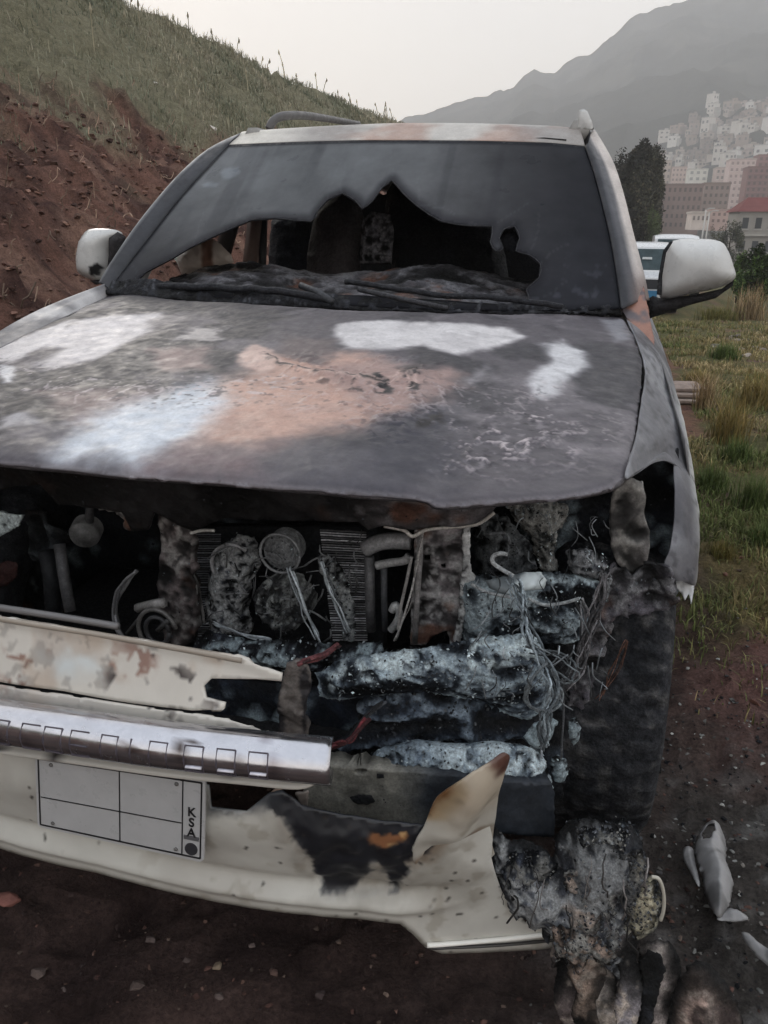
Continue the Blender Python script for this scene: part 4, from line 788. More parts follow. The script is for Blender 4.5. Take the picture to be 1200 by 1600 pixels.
wires(m_, [(905, 940), (915, 990), (895, 1050)], [.33]*3, 5, 9, .0016, (120, 120, 122), .02, 19)
m_.build('loose_strands', M['ash'], C0, True)['kind'] = 'stuff'
lump('melted_connector', [(862, 1185), (872, 1178), (884, 1185), (888, 1205), (880, 1224), (866, 1218), (860, 1200)], .2, paint_char((60, 64, 68), .7, 0, 280, 50), .012, .012, .012, .004, melt(.008, 35, 280))
lump('melted_connector', [(888, 1125), (900, 1120), (908, 1135), (905, 1155), (896, 1165), (888, 1150)], .2, paint_char((76, 80, 84), .8, 0, 281, 50), .012, .012, .012, .004, melt(.008, 35, 281))
lump('melted_connector', [(818, 1150), (835, 1128), (860, 1118), (872, 1125), (862, 1150), (850, 1175), (838, 1168), (826, 1160)], .17, paint_char((80, 86, 90), .9, 0, 282, 40), .02, .015, .015, .004, melt(.01, 28, 282))
m_ = MB()
for i in range(80):
    u = RNG.uniform(735, 945); v = RNG.uniform(790, 1090); l = RNG.uniform(8, 50); an = RNG.uniform(.6, 2.4); y = np.interp(v, [790, 900, 1000, 1090], [.44, .29, .17, .14])+RNG.uniform(-.02, .03)+.0006*max(0, u-860)
    P = smoothline([at(u, v, Y=y), at(u+l*math.cos(an)*.5+RNG.uniform(-8, 8), v+l*math.sin(an)*.5+RNG.uniform(-6, 6), Y=y-.01), at(u+l*math.cos(an), v+l*math.sin(an), Y=y)], 4); m_.tube(P, RNG.uniform(.0006, .0014), 5, np.array([130, 136, 140])*RNG.uniform(.3, 1.2))
m_.build('burnt_strands', M['metal'], C0, True)['kind'] = 'stuff'
# steel crash beam, its pressed holes and ash crust on top
def steel(D, P):
    c = np.tile([124., 122, 114], (len(P), 1)); c = mixc(c, [36, 41, 48], sst(.45, .55, P[:, 0]+.1*(fbm(P, 12, 3, 290)-.5))); return c*(.75+.5*fbm(P, 26, 4, 291))[:, None]
cb = comp('crash_beam', [(478, 1200), (520, 1196), (640, 1205), (760, 1216), (862, 1224), (866, 1240), (866, 1308), (760, 1300), (640, 1290), (470, 1270)], .135, steel, .006, melt(.002, 14, 290), 'metal', .05, holes=[smoothline([(556, 1198+4), (566, 1201), (574, 1205), (566, 1210), (556, 1208)], 3, True)], bow=.2, k=.15)
m_ = MB()
for px, q in (([(480, 1246), (560, 1250), (660, 1254), (770, 1262), (864, 1268)], .0035), ([(480, 1232), (600, 1238), (700, 1242)], .002)): m_.tube(smoothline([at(u, v, Y=.125+.2*abs(at(u, v, Y=.14)[0])**2.2) for u, v in px], 4), q, 6, (120, 124, 128))
m_.build('beam_edge_glint', M['metal'], cb, True)  # pale lines stand in for the highlight along the beam's edge
for px in ([(546, 1247), (560, 1242), (580, 1244), (586, 1252), (576, 1258), (556, 1256)], [(588, 1210), (600, 1211), (600, 1217), (588, 1216)]):
    comp('hole_shade', px, .125, lambda D, P: np.tile([14., 16, 19], (len(P), 1)), .004, None, 'char', .002, bow=.2, k=.15, parent=cb)  # near-black patch stands in for the shade inside a hole
lump('ash_crust', [(590, 1172), (650, 1160), (720, 1168), (770, 1162), (830, 1170), (852, 1185), (864, 1228), (820, 1232), (740, 1225), (660, 1216), (600, 1205), (560, 1196)], .15, lambda D, P: mixc(paint_char((52, 60, 70), .6, 0, 292, 30, (140, 154, 164))(D, P), [200, 214, 220], sst(.50, .62, P[:, 0]+.05)*sst(.36, .5, fbm(P, 50, 3, 293))), .03, .04, .03, .0045, melt(.012, 25, 294), bow=.2, jag=.004)
# strap bracket, red wire ends
strap = lambda D, P: mixc(np.tile([110., 104, 100], (len(P), 1)), [46, 44, 46], sst(.5, .6, fbm(P*np.array([6, 1, 1]), 12, 3, 295)))
comp('bumper_bracket', smoothline([(448, 1042), (470, 1032), (484, 1045), (484, 1080), (476, 1110), (480, 1150), (440, 1150), (434, 1110), (438, 1075)], 3, True), .04, strap, .005, melt(.008, 15, 295), 'metal', .01)
m_ = MB(); wires(m_, [(466, 1040), (485, 1032), (505, 1022), (530, 1008)], [.05, .07, .1, .13], 7, 4, .0022, (96, 56, 58), .012, 20); m_.build('melted_cable', M['char'], C0, True); m_ = MB(); wires(m_, [(515, 1168), (535, 1160), (550, 1152), (575, 1120)], [.0, .02, .04, .08], 7, 4, .0022, (104, 46, 50), .012, 21); wires(m_, [(545, 1158), (570, 1120), (600, 1095)], [.06, .1, .14], 3, 3, .002, (60, 62, 66), .01, 22); m_.build('melted_cable', M['char'], C0, True)

# ---- bumper
def bumpY(X, Z, off=0): return -.05+.36*np.abs(X)**2.4+off
low_px = [(-120, 1298), (-60, 1312), (0, 1326), (150, 1364), (300, 1402), (450, 1427), (560, 1436), (625, 1444), (645, 1460), (664, 1480), (690, 1490), (780, 1487), (878, 1480)]
BS0 = Surf('Y', lambda X, Z: bumpY(X, Z)); low_d = BS0.d(low_px); lx = low_d[:, 0]; lz = low_d[:, 1]
print('bumper low', low_d.round(3).tolist())
def bump_prof(X, Z):
    zl = np.interp(X, lx[:8], lz[:8]); t = Z-zl
    o = -.016*np.exp(-((t-.022)/.016)**2)+.012*np.exp(-((t-.062)/.016)**2)-.020*np.exp(-((t-.19)/.06)**2)
    o = o*sst(.62, .50, X)
    return o+.06*sst(.12, .0, t)*.3+.05*sst(.62, .8, Z)
BS = Surf('Y', lambda X, Z: bumpY(X, Z)+bump_prof(X, Z))
low_px[0] = (-120, 1298); low_px[1] = (-60, 1312)
bump_px = low_px+[(878, 1470), (872, 1455), (850, 1440), (842, 1428), (832, 1432), (822, 1444), (815, 1430), (800, 1420), (785, 1395), (776, 1370), (768, 1340), (770, 1310), (764, 1285), (700, 1300), (665, 1292), (640, 1290), (560, 1280), (470, 1262), (440, 1236), (420, 1240), (400, 1256), (385, 1268), (330, 1262), (326, 1228), (160, 1196), (57, 1178), (0, 1170), (-120, 1150)]
def cream(P, s=0):
    c = np.tile([192., 190, 182], (len(P), 1)); c = mixc(c, [174, 170, 162], sst(.45, .65, fbm(P, 7, 4, s+300))*.6); return mixc(c, [198, 196, 188], sst(.5, .65, fbm(P, 4, 3, s+301))*.5)
def bump_paint(D, P):
    c = cream(P); q = lambda px, so=.008, wp=.014, f=26, s=0: blob(BS, px, so, wp, f, s)(D)
    c = mixc(c, [132, 124, 110], sst(.60, .66, fbm(P, 22, 4, 310))*sst(-.1, .2, P[:, 0])*.35)
    c = mixc(c, [112, 106, 96], q([(550, 1390), (620, 1345), (700, 1340), (760, 1370), (740, 1410), (640, 1420), (560, 1420)], .03, .03)*.35)
    c = mixc(c, [120, 100, 80], q([(600, 1345), (650, 1300), (720, 1290), (700, 1320), (650, 1350)], .02, .02)*.7)
    ha = q([(415, 1225), (470, 1240), (700, 1275), (700, 1330), (640, 1400), (500, 1415), (450, 1340)], .035, .03, 18, 8); c = mixc(c, [104, 96, 86], ha*.45*sst(.3, .6, fbm(P, 20, 4, 318)))
    ch = q([(415, 1212), (470, 1225), (560, 1240), (700, 1270), (690, 1300), (655, 1340), (640, 1350), (622, 1392), (610, 1388), (598, 1352), (585, 1350), (570, 1370), (556, 1392), (520, 1402), (500, 1392), (490, 1365), (480, 1335), (455, 1310), (438, 1280), (418, 1262)], .004, .015, 36)
    k = (24+16*fbm(P, 30, 3, 311)); c = c*(1-ch[:, None])+ch[:, None]*np.c_[k*.95, k, k*1.15]
    k2 = 0*q([(768, 1290), (764, 1340), (776, 1380), (800, 1420), (840, 1440), (860, 1440), (880, 1400), (880, 1290)], .004, .008, 40, 3)*0
    c = mixc(c, [130, 88, 60], q([(566, 1292), (600, 1284), (640, 1296), (638, 1316), (600, 1328), (575, 1318)], .006, .014, 30, 4)*sst(.42, .55, fbm(P, 40, 3, 312))); c = mixc(c, [176, 140, 96], q([(605, 1298), (636, 1300), (632, 1316), (606, 1324)], .006, .01, 40, 5)*sst(.5, .58, fbm(P, 60, 3, 313)))
    so_ = q([(325, 1225), (440, 1235), (440, 1262), (330, 1268)], .015, .01, 30, 6); c = mixc(c, [40, 44, 50], so_*.9)  # dark gap beside the bar painted onto the bumper as shade
    c = mixc(c, [50, 46, 42], sst(.775, .795, fbm(P, 90, 3, 314)-.05*sst(.45, .1, P[:, 0]))*.9)
    c = mixc(c, [70, 64, 56], sst(.012, .002, pdist(D, lowz))*.5); return c
bz = BS.d(bump_px); lowz = BS.d(low_px)[:13]
ex = [(-.93, .34), (-.97, .62)]
bump = sheet('bumper', BS, [tuple(p) for p in bz], .006, bump_paint, disp=lambda D, P: (fbm(P, 30, 3, 315)-.5)*.002+blob(BS, [(440, 1240), (700, 1290), (620, 1392), (500, 1395)], .005, .01)(D)*(-.006+(fbm(P, 30, 4, 316)-.5)*.014), mat=M['plastic'], parent=C0, px=False, thick=.004)
# far end of the bumper, outside the photo's frame
xs = np.linspace(-.95, -.33, 18); zb = np.interp(-.36, lx[:8], lz[:8]); G = [[(x, bumpY(x, 0)+.014+dy, z) for x in xs] for z, dy in ((zb+.006, .0), (zb+.03, -.008), (.44, .0), (.585, .0))]
grid_mesh('bumper_end', G, M['plastic'], C0, cream, thick=.004)
# light trim strip along the lower corner
m_ = MB()
for a, b, r, cc in (([(668, 1474), (700, 1472), (780, 1465), (876, 1455)], 0, .0045, (236, 234, 226)), ([(672, 1479), (780, 1474), (877, 1465)], 0, .003, (60, 58, 56))):
    P = BS.lift(BS.d(smoothline(a, 4)))+np.array([0, -.004, 0]); m_.tube(P, r, 8, cc)
m_.build('trim_strip', M['plastic'], bump, True)
# heat-curled tongue of bumper skin standing up at the corner
FS = Surf('Y', lambda X, Z: BS.g(X, Z)+.006-.010*sst(.50, .55, Z)-.008*sst(.54, .60, Z)-.09*sst(.54, .8, Z)+.10*np.abs((X-.60))*sst(.5, .7, Z))
tong = smoothline([(768, 1340), (700, 1345), (650, 1352), (648, 1318), (660, 1288), (676, 1248), (690, 1228), (715, 1206), (742, 1182), (762, 1168), (778, 1162), (788, 1168), (789, 1184), (781, 1222), (776, 1260), (771, 1300), (769, 1320)], 3, True)
def tong_p(D, P):
    c = np.tile([186., 174, 156], (len(P), 1)); e = pdist(D, FS.d([(650, 1352), (660, 1288), (676, 1248), (700, 1218)]), False); e = e+.1*sst(.60, .53, P[:, 2]); c = mixc(c, [182, 178, 168], sst(.66, .54, P[:, 2]))
    c = mixc(c, [156, 130, 94], sst(.035, .008, e)*.7); c = mixc(c, [92, 58, 32], sst(.014, .0, e+.02*(fbm(P, 18, 3, 3)-.4))*.8)
    c = mixc(c, [74, 44, 36], sst(.03, .01, pdist(D, FS.d([(776, 1166), (786, 1170), (787, 1182)]), False))*.9)
    cr = pdist(D, FS.d([(652, 1352), (680, 1330), (712, 1315), (745, 1296)]), False); c = mixc(c, [96, 66, 42], sst(.02, .0, cr)*.65)
    return mixc(c, [120, 108, 92], sst(.55, .68, fbm(P, 14, 4, 320))*.5)
def tong_d(D, P):
    m1 = pdist(D, FS.d([(764, 1180), (730, 1240), (700, 1290)]), False); return (.030*np.exp(-(m1/.035)**2)+(fbm(P, 9, 3, 321)-.5)*.02)*sst(.47, .56, P[:, 2])
sheet('curled_bumper_skin', FS, tong, .005, tong_p, disp=tong_d, mat=M['plastic'], parent=bump, thick=.004)
# upper bumper: shelf below the grille and the step under it
US = Surf('Y', lambda X, Z: -.055+.36*np.abs(X)**2.4+.38*(Z-.72)*(Z > .72)+.0*X)
def up_paint(D, P):
    c = np.tile([204., 199, 190], (len(P), 1)); q = lambda px, so=.02, wp=.03, f=12, s=0: blob(US, px, so, wp, f, s)(D)
    c = mixc(c, [206, 212, 212], q([(60, 990), (160, 1010), (180, 1060), (80, 1060), (60, 1020)], .02, .02)*.9)
    st = q([(10, 1010), (60, 1000), (70, 1060), (40, 1090), (0, 1080)], .02, .03)+q([(170, 1020), (230, 1025), (230, 1060), (160, 1060)], .02, .03, s=3)+q([(0, 1100), (80, 1110), (60, 1140), (0, 1130)], .02, .03, s=4)
    c = mixc(c, [124, 88, 76], np.clip(st, 0, 1)*sst(.74, .84, fbm(warped(P, 20, 1), 26, 5, 330, True))*.75); c = mixc(c, [166, 142, 122], sst(.52, .66, fbm(P, 10, 4, 331))*.45)
    dk = q([(170, 1030), (330, 1045), (345, 1100), (280, 1110), (160, 1100)], .03, .04)*.8+q([(190, 1100), (260, 1110), (260, 1140), (180, 1130)], .02, .03)+.18
    c = mixc(c, [36, 30, 30], sst(.60, .64, fbm(warped(P, 20, 5), 40, 4, 332))*np.clip(dk, 0, 1)); return c
comp_edge = [(0, 962), (80, 975), (150, 987), (230, 1000), (300, 1013), (360, 1022), (400, 1036), (442, 1052), (440, 1064), (400, 1061), (330, 1060), (318, 1072), (322, 1090), (352, 1098), (350, 1108), (300, 1110), (200, 1098), (100, 1080), (0, 1066), (-150, 1040), (-150, 935)]
upb = sheet('upper_bumper_shelf', US, comp_edge, .006, up_paint, disp=lambda D, P: (fbm(P, 10, 3, 333)-.5)*.006+.006*sst(.02, .0, pdist(D, US.d(comp_edge[:8]), False)), mat=M['plastic'], parent=C0, thick=.006)
m_ = MB(); m_.tube(smoothline([US.lift(US.d([p]))[0]+np.array([0, -.003, .002]) for p in [(-150, 940), (0, 967), (150, 991), (300, 1017), (380, 1032)]], 4), .005, 6, (150, 140, 128)); m_.tube(smoothline([US.lift(US.d([p]))[0]+np.array([0, .010, .004]) for p in [(-150, 934), (0, 958), (90, 972), (180, 987)]], 4), .006, 6, (104, 102, 102)); m_.build('shelf_edge', M['plastic'], upb, True)
US2 = Surf('Y', lambda X, Z: -.085+.36*np.abs(X)**2.4+.25*(Z-.62))
sheet('lower_shelf_step', US2, [(-150, 1046), (0, 1071), (100, 1086), (200, 1102), (300, 1115), (350, 1122), (400, 1137), (420, 1146), (380, 1152), (300, 1142), (200, 1128), (100, 1110), (0, 1096), (-150, 1070)], .006, lambda D, P: mixc(up_paint(D, P), [190, 184, 178], sst(.1, -.1, P[:, 0])*.5), mat=M['plastic'], parent=upb, thick=.005)
xs = np.linspace(-.93, -.33, 14); grid_mesh('upper_bumper_end', [[(x, -.04+.36*abs(x)**2.4+dy, z) for x in xs] for z, dy in ((.60, -.02), (.69, .0), (.71, .005), (.86, .06))], M['plastic'], C0, cream, thick=.004)
# bright pressed-metal bar across the bumper with raised rectangular lettering blocks
bx_ = lambda u, v: at(u, v, Y=-.10+.30*abs(at(u, v, Y=-.1)[0])**2.2)
cl = smoothline([bx_(-150, 1102), bx_(0, 1128), bx_(130, 1147), bx_(260, 1165), (bx_(400, 1180)), bx_(519, 1191)], 8)
n = 26; ar = np.linspace(-.25*math.pi, 1.15*math.pi, n); T = np.gradient(np.array(cl), axis=0); T /= np.linalg.norm(T, axis=1)[:, None]; G = []; EMB = []
for a in ar:
    row = []
    for p, t in zip(cl, T):
        o2 = np.cross(t, [0, 0, 1.]); o2 /= np.linalg.norm(o2)   # outward, to the camera
        row.append(p+o2*.034*math.sin(a)+np.array([0, 0, 1])*(.031*math.cos(a)+.002))
    G.append(row)
def chrome_c(P): c = np.tile([192., 192, 197], (len(P), 1)); c = mixc(c, [120, 112, 118], sst(.60, .72, fbm(P*np.array([4, 1, 1]), 14, 4, 340))*.5); return mixc(c, [60, 50, 46], sst(.68, .74, fbm(P, 26, 4, 341))*.9)
bar = grid_mesh('chrome_bar', G, M['chrome'], C0, chrome_c, thick=.003)
cap = [G[k][-1] for k in range(n)]; m_ = MB(); c0 = np.mean(cap, axis=0)-T[-1]*.004; m_.add(np.vstack([cap, [c0]]), [[i, i+1, n] for i in range(n-1)], (120, 112, 116)); m_.build('end_cap', M['chrome'], bar)
def on_bar(u, ang):
    """point on the bar above photo column u at the given angle round it"""
    us = [600+FPX*((p-CAM)@RT)/((p-CAM)@fw) for p in cl]; i = np.interp(u, us, np.arange(len(cl))); j = int(min(i, len(cl)-2)); f_ = i-j; p = cl[j]*(1-f_)+cl[j+1]*f_; t = T[j]; o2 = np.cross(t, [0, 0, 1.]); o2 /= np.linalg.norm(o2)
    return p+o2*.0378*math.sin(ang)+np.array([0, 0, 1])*(.0348*math.cos(ang)+.002)
def stroke(pts, r=.0013, c=(78, 72, 80)): m_.tube([on_bar(u, a) for u, a in pts], r, 6, c)
hi, lo_ = .78, 2.0
for u, wd_, kind in ((8, 30, 'o'), (58, 26, 'c'), (92, 26, 'o'), (132, 26, 'e'), (178, 24, 'n'), (222, 12, 'i'), (250, 26, 'n'), (302, 28, 'o'), (350, 28, 'o'), (398, 28, 'o')):
    md = (hi+lo_)/2; m_ = MB()
    if kind in 'oce': stroke([(u+wd_, hi), (u, hi), (u, md), (u, lo_), (u+wd_, lo_)]+([(u+wd_, md), (u+wd_, hi)] if kind == 'o' else []))
    if kind == 'e': stroke([(u, md), (u+wd_, md)])
    if kind == 'n': stroke([(u, lo_), (u, md), (u, hi), (u+wd_, hi), (u+wd_, md), (u+wd_, lo_)])
    if kind == 'i': stroke([(u, lo_), (u, md), (u, hi)])
    if kind == 'o' and u > 290: stroke([(u+2, 1.72), (u+wd_-2, 1.72)], .002, (220, 218, 226))  # pale stroke is a highlight painted on the letter
    m_.build('raised_letter', M['burnt'], bar, True)
# cream lip under the bar
lp = [bx_(u, v)+np.array([0, .012, 0]) for u, v in [(-150, 1148), (0, 1172), (130, 1190), (260, 1208), (380, 1220), (470, 1228), (500, 1222)]]
lp = np.array(smoothline(lp, 6)); L_ = len(lp); th = np.linspace(0, 2*math.pi, 11)[:-1]; Gl = [[p+np.array([0, .020*math.cos(a), .0075*math.sin(a)])*(.35+.65*sst(0, .2, np.array([1-i/(L_-1)]))[0]) for i, p in enumerate(lp)] for a in th]; Gl.append(Gl[0])
grid_mesh('bar_lip', Gl, M['plastic'], C0, lambda P: mixc(np.tile([184., 180, 172], (len(P), 1)), [44, 40, 40], sst(.66, .71, fbm(P, 40, 3, 350))), flip=True)
comp('melted_drip', smoothline([(425, 1236), (440, 1236), (436, 1256), (420, 1270), (405, 1300), (392, 1302), (392, 1290), (404, 1270)], 3, True), -.03, lambda D, P: mixc(np.tile([150., 128, 112], (len(P), 1)), [34, 30, 30], sst(.60, .52, P[:, 2])), .004, rough_disp(.006, 30), 'plastic', .004, bow=.3)
comp('melted_drip', [(462, 1238), (482, 1236), (480, 1262), (470, 1260)], -.02, lambda D, P: np.tile([112., 104, 98], (len(P), 1)), .004, rough_disp(.006, 30), 'plastic', .004, bow=.3)
# ---- licence plate
pl_px = [(57, 1177), (308, 1213), (322, 1222), (321, 1342), (310, 1344), (62, 1288)]
A_, B_, C_, D_ = (BS.lift(BS.d([p]))[0] for p in ((57, 1177), (323, 1216), (320, 1345), (62, 1290)))
PY = min(A_[1], B_[1], C_[1], D_[1])-.022; pa = at(57, 1177, Y=PY); pb = at(323, 1215, Y=PY); pc_ = at(320, 1345, Y=PY); pd = at(61, 1289, Y=PY)
def PP(s, t, y=0): p = (pa*(1-s)+pb*s)*(1-t)+(pd*(1-s)+pc_*s)*t; return p+np.array([0, -y, 0])
print('plate', pa.round(3), pb.round(3), pc_.round(3), pd.round(3))
def rrect(s0, t0, s1, t1, r=.03, n=4, asp=2.0):
    o = []
    for cx, cy, a0 in ((s1-r, t1-r*asp, 0), (s0+r, t1-r*asp, 90), (s0+r, t0+r*asp, 180), (s1-r, t0+r*asp, 270)):
        for k in range(n+1): a = math.radians(a0+90*k/n); o.append((cx+r*math.cos(a), cy+r*asp*math.sin(a)))
    return o
def plate_poly(m, st, y0, y1, col):
    n = len(st); V = [PP(s, t, y0) for s, t in st]+[PP(s, t, y1) for s, t in st]; m.add(V, [list(range(n)), list(range(2*n-1, n-1, -1))]+[[i, n+i, n+(i+1) % n, (i+1) % n] for i in range(n)], col)
m_ = MB(); plate_poly(m_, rrect(0, 0, 1, 1), .004, 0, (176, 176, 176)); lpz = m_.build('licence_plate', M['plate'], C0)
m_ = MB()
def line(s0, t0, s1, t1, wd_=.006): 
    if abs(s1-s0) > abs(t1-t0): plate_poly(m_, [(s0, t0-wd_), (s1, t1-wd_), (s1, t1+wd_), (s0, t0+wd_)], .0052, .0035, (24, 24, 26))
    else: plate_poly(m_, [(s0-wd_/2, t0), (s0+wd_/2, t0), (s1+wd_/2, t1), (s1-wd_/2, t1)], .0049, .0035, (24, 24, 26))
line(.02, .045, .98, .045, .008); line(.02, .955, .98, .955, .008); line(.02, .045, .02, .955, .008); line(.98, .045, .98, .955, .008); line(.875, .05, .875, .95, .006); line(.51, .05, .51, .95, .006); line(.03, .56, .87, .56, .005)
plate_poly(m_, [(.885, .70), (.97, .70), (.97, .745), (.885, .745)], .0054, .0035, (90, 90, 92)); plate_poly(m_, [(.928+.036*math.cos(a), .86+.075*math.sin(a)) for a in np.linspace(0, 2*math.pi, 20)[:-1]], .0054, .0035, (50, 50, 54))
m_.build('plate_border', M['plate'], lpz)
for s_, t_2 in ((.10, .10), (.84, .10), (.10, .90), (.84, .90)):
    mb2 = MB(); c_ = PP(s_, t_2, .004); mb2.tube([c_+np.array([0, .002, 0]), c_-np.array([0, .002, 0]), c_-np.array([0, .003, 0])], [.0035, .0035, .002], 10, (110, 108, 106)); mb2.build('bolt', M['metal'], lpz, True)
for i, chh in enumerate('KSA'):
    cu = bpy.data.curves.new('letter', 'FONT'); cu.body = chh; cu.size = 1; cu.extrude = .002; cu.align_x = 'CENTER'; cu.offset = .015; to = bpy.data.objects.new('letter', cu); sc.collection.objects.link(to); bpy.context.view_layer.update()
    me0 = to.evaluated_get(bpy.context.evaluated_depsgraph_get()).to_mesh(); V = np.array([v.co[:] for v in me0.vertices]); F = [list(p.vertices) for p in me0.polygons]; to.to_mesh_clear(); bpy.data.objects.remove(to)
    sy = .105/.7; W = np.array([PP(.928+v[0]*sy*.48, .40+i*.125-(v[1]-.35)*sy, .0053+v[2]*.2) for v in V]); mesh('letter', W, F, M['plate'], lpz, np.tile([30., 30, 32], (len(W), 1)), False)

# ---- tyre, hub
def wheel(cx, cy, s, burnt=True, yaw=0):
    e = empty('wheel', (cx, cy, .38)); e.parent = C0; e.matrix_parent_inverse = C0.matrix_world.inverted(); e.rotation_euler = (0, 0, yaw); bpy.context.view_layer.update()
    prof = [(-.125, .24), (-.138, .30), (-.140, .35), (-.125, .385), (-.09, .398), (-.03, .402), (.03, .402), (.09, .398), (.125, .385), (.140, .35), (.138, .30), (.125, .24)]
    prof = smoothline(prof, 6); N_ = 420; ang = np.linspace(0, 2*math.pi, N_, endpoint=False); G = np.array([[(x, r*math.cos(a), r*math.sin(a)) for a in ang] for x, r in prof]); V = G.reshape(-1, 3)
    rr = np.hypot(V[:, 1], V[:, 2]); aa = np.arctan2(V[:, 2], V[:, 1]); tr = sst(.37, .395, rr); blk = (np.sin(aa*46+np.sign(V[:, 0])*1.2+np.abs(V[:, 0])*14) > .1)*1.0; gro = (np.abs(np.abs(V[:, 0])-.045) < .012)*1.
    cut = tr*(np.maximum(1-blk, gro)*.0035)+((fbm(V, 7, 3, 400)-.5)*.022+(fbm(V, 40, 3, 401)-.5)*.008)*burnt; V = V*np.c_[np.ones(len(V)), 1-cut/rr, 1-cut/rr]
    c = np.tile([52., 53, 56], (len(V), 1)); c = mixc(c, [104, 102, 100], sst(.52, .68, fbm(V, 40, 4, 402))*.6*burnt); c = mixc(c, [26, 28, 31], sst(.5, .6, fbm(V, 12, 3, 403))*.5); c = mixc(c, [14, 15, 18], tr*np.maximum(1-blk, gro)*.3)
    k = len(ang); I = np.arange(len(V)).reshape(len(prof), k); I = np.c_[I, I[:, :1]]; F = np.stack([I[:-1, :-1], I[1:, :-1], I[1:, 1:], I[:-1, 1:]], -1).reshape(-1, 4)
    if s < 0: pass
    mesh('tyre', V+np.array([0, 0, 0]), F, M['tyre'], None, c).parent = e
    m = MB(); pr = [(.10*s, .245), (.06*s, .235), (.05*s, .18), (.075*s, .09), (.08*s, .02), (.08*s, .001)]; V = []; F = []; n = 40
    for x, r in pr:
        for j in range(n): a = 2*math.pi*j/n; q = 1 if not (.1 < r < .22) else .96+.04*math.cos(5*a); V.append((x+(.02*s*math.cos(5*a) if .15 < r < .24 else 0), r*q*math.cos(a), r*q*math.sin(a)))
    for i in range(len(pr)-1):
        for j in range(n): F.append([i*n+j, i*n+(j+1) % n, (i+1)*n+(j+1) % n, (i+1)*n+j])
    m.add(V, F, (110, 108, 106)); o = m.build('rim', M['metal'], None, True); o.parent = e
wheel(.835, .86, 1, True, -.05); wheel(.84, 3.62, 1, False); wheel(-.84, .86, -1, False); wheel(-.84, 3.62, -1, False)
m_ = MB(); m_.tube([(-.7, .86, .36), (0, .86, .33), (.7, .86, .36)], .04, 8, (40, 40, 42)); m_.build('axle', M['metal'], C0, True)
m_ = MB(); m_.box((0, 2.4, .40), (1.3, 4.2, .12), 0, (26, 26, 28)); m_.build('chassis', M['char'], C0)

# thin curled chips of ash and burnt plastic lying on the melted parts: nobody could count them
def flakes(host, n, size, cols, seed, name='ash_flakes', up=.0):
    rg = np.random.RandomState(seed); me = host.data; co = np.zeros(len(me.vertices)*3); me.vertices.foreach_get('co', co); co = co.reshape(-1, 3); no = np.array([v.normal[:] for v in me.vertices])
    k = np.where(((CAM-co)*no).sum(1) > 0)[0]
    if not len(k): return
    w_ = .2+np.clip(no[k, 2], 0, 1)*up+(1-up)*.5; k = rg.choice(k, n, p=w_/w_.sum()); P = co[k]+no[k]*.002; A = rg.normal(size=(n, 3)); A -= no[k]*(A*no[k]).sum(1)[:, None]*rg.uniform(.5, 1, (n, 1)); A /= np.linalg.norm(A, axis=1)[:, None]; B_ = np.cross(no[k], A)
    s = (size*rg.uniform(.3, 1, n)**1.8)[:, None]; c = rg.uniform(.3, .9, (n, 1)); V = np.stack([P-A*s, P-B_*s*c+no[k]*s*.3, P+A*s*.9+no[k]*s*.15, P+B_*s*c*.8, P+no[k]*s*.25], 1).reshape(-1, 3)
    F = (np.arange(n)[:, None, None]*5+np.array([[0, 1, 4], [1, 2, 4], [2, 3, 4], [3, 0, 4]])).reshape(-1, 3); cc = np.array(cols, float)[rg.randint(0, len(cols), n)]*rg.uniform(.6, 1.2, (n, 1)); o = mesh(name, V, F, M['metal'], host, np.repeat(cc, 5, axis=0), False); o['kind'] = 'stuff'
ASHC = [(160, 172, 178), (196, 208, 212), (60, 64, 70), (34, 37, 42), (100, 106, 110)]; DKC = [(70, 74, 80), (40, 43, 49), (28, 30, 35), (96, 100, 104)]
for o in list(C0.children):
    nm = o.name.split('.')[0]
    q = {'lamp_carrier': (3800, .0045, ASHC), 'melted_headlamp': (2200, .0045, ASHC), 'ash_crust': (2200, .004, ASHC), 'melted_filler_neck': (1400, .0045, ASHC), 'melted_trim': (1200, .005, DKC), 'melted_grille': (1800, .006, DKC), 'melted_duct': (1500, .005, ASHC), 'melted_shroud': (900, .004, ASHC), 'fan_motor': (1500, .004, DKC+ASHC), 'burnt_fuse_box': (600, .004, ASHC), 'hanging_liner': (500, .006, DKC), 'wheel_house': (500, .008, DKC), 'engine': (1200, .012, DKC[1:3]), 'radiator_support': (300, .004, DKC), 'support_column': (300, .004, DKC), 'inner_panel': (300, .008, DKC), 'lamp_housing': (160, .004, ASHC), 'melted_connector': (60, .003, ASHC), 'crash_beam': (200, .003, DKC)}.get(nm)
    if q: flakes(o, int(q[0]*.2), q[1], q[2], len(o.data.vertices), up=.6)
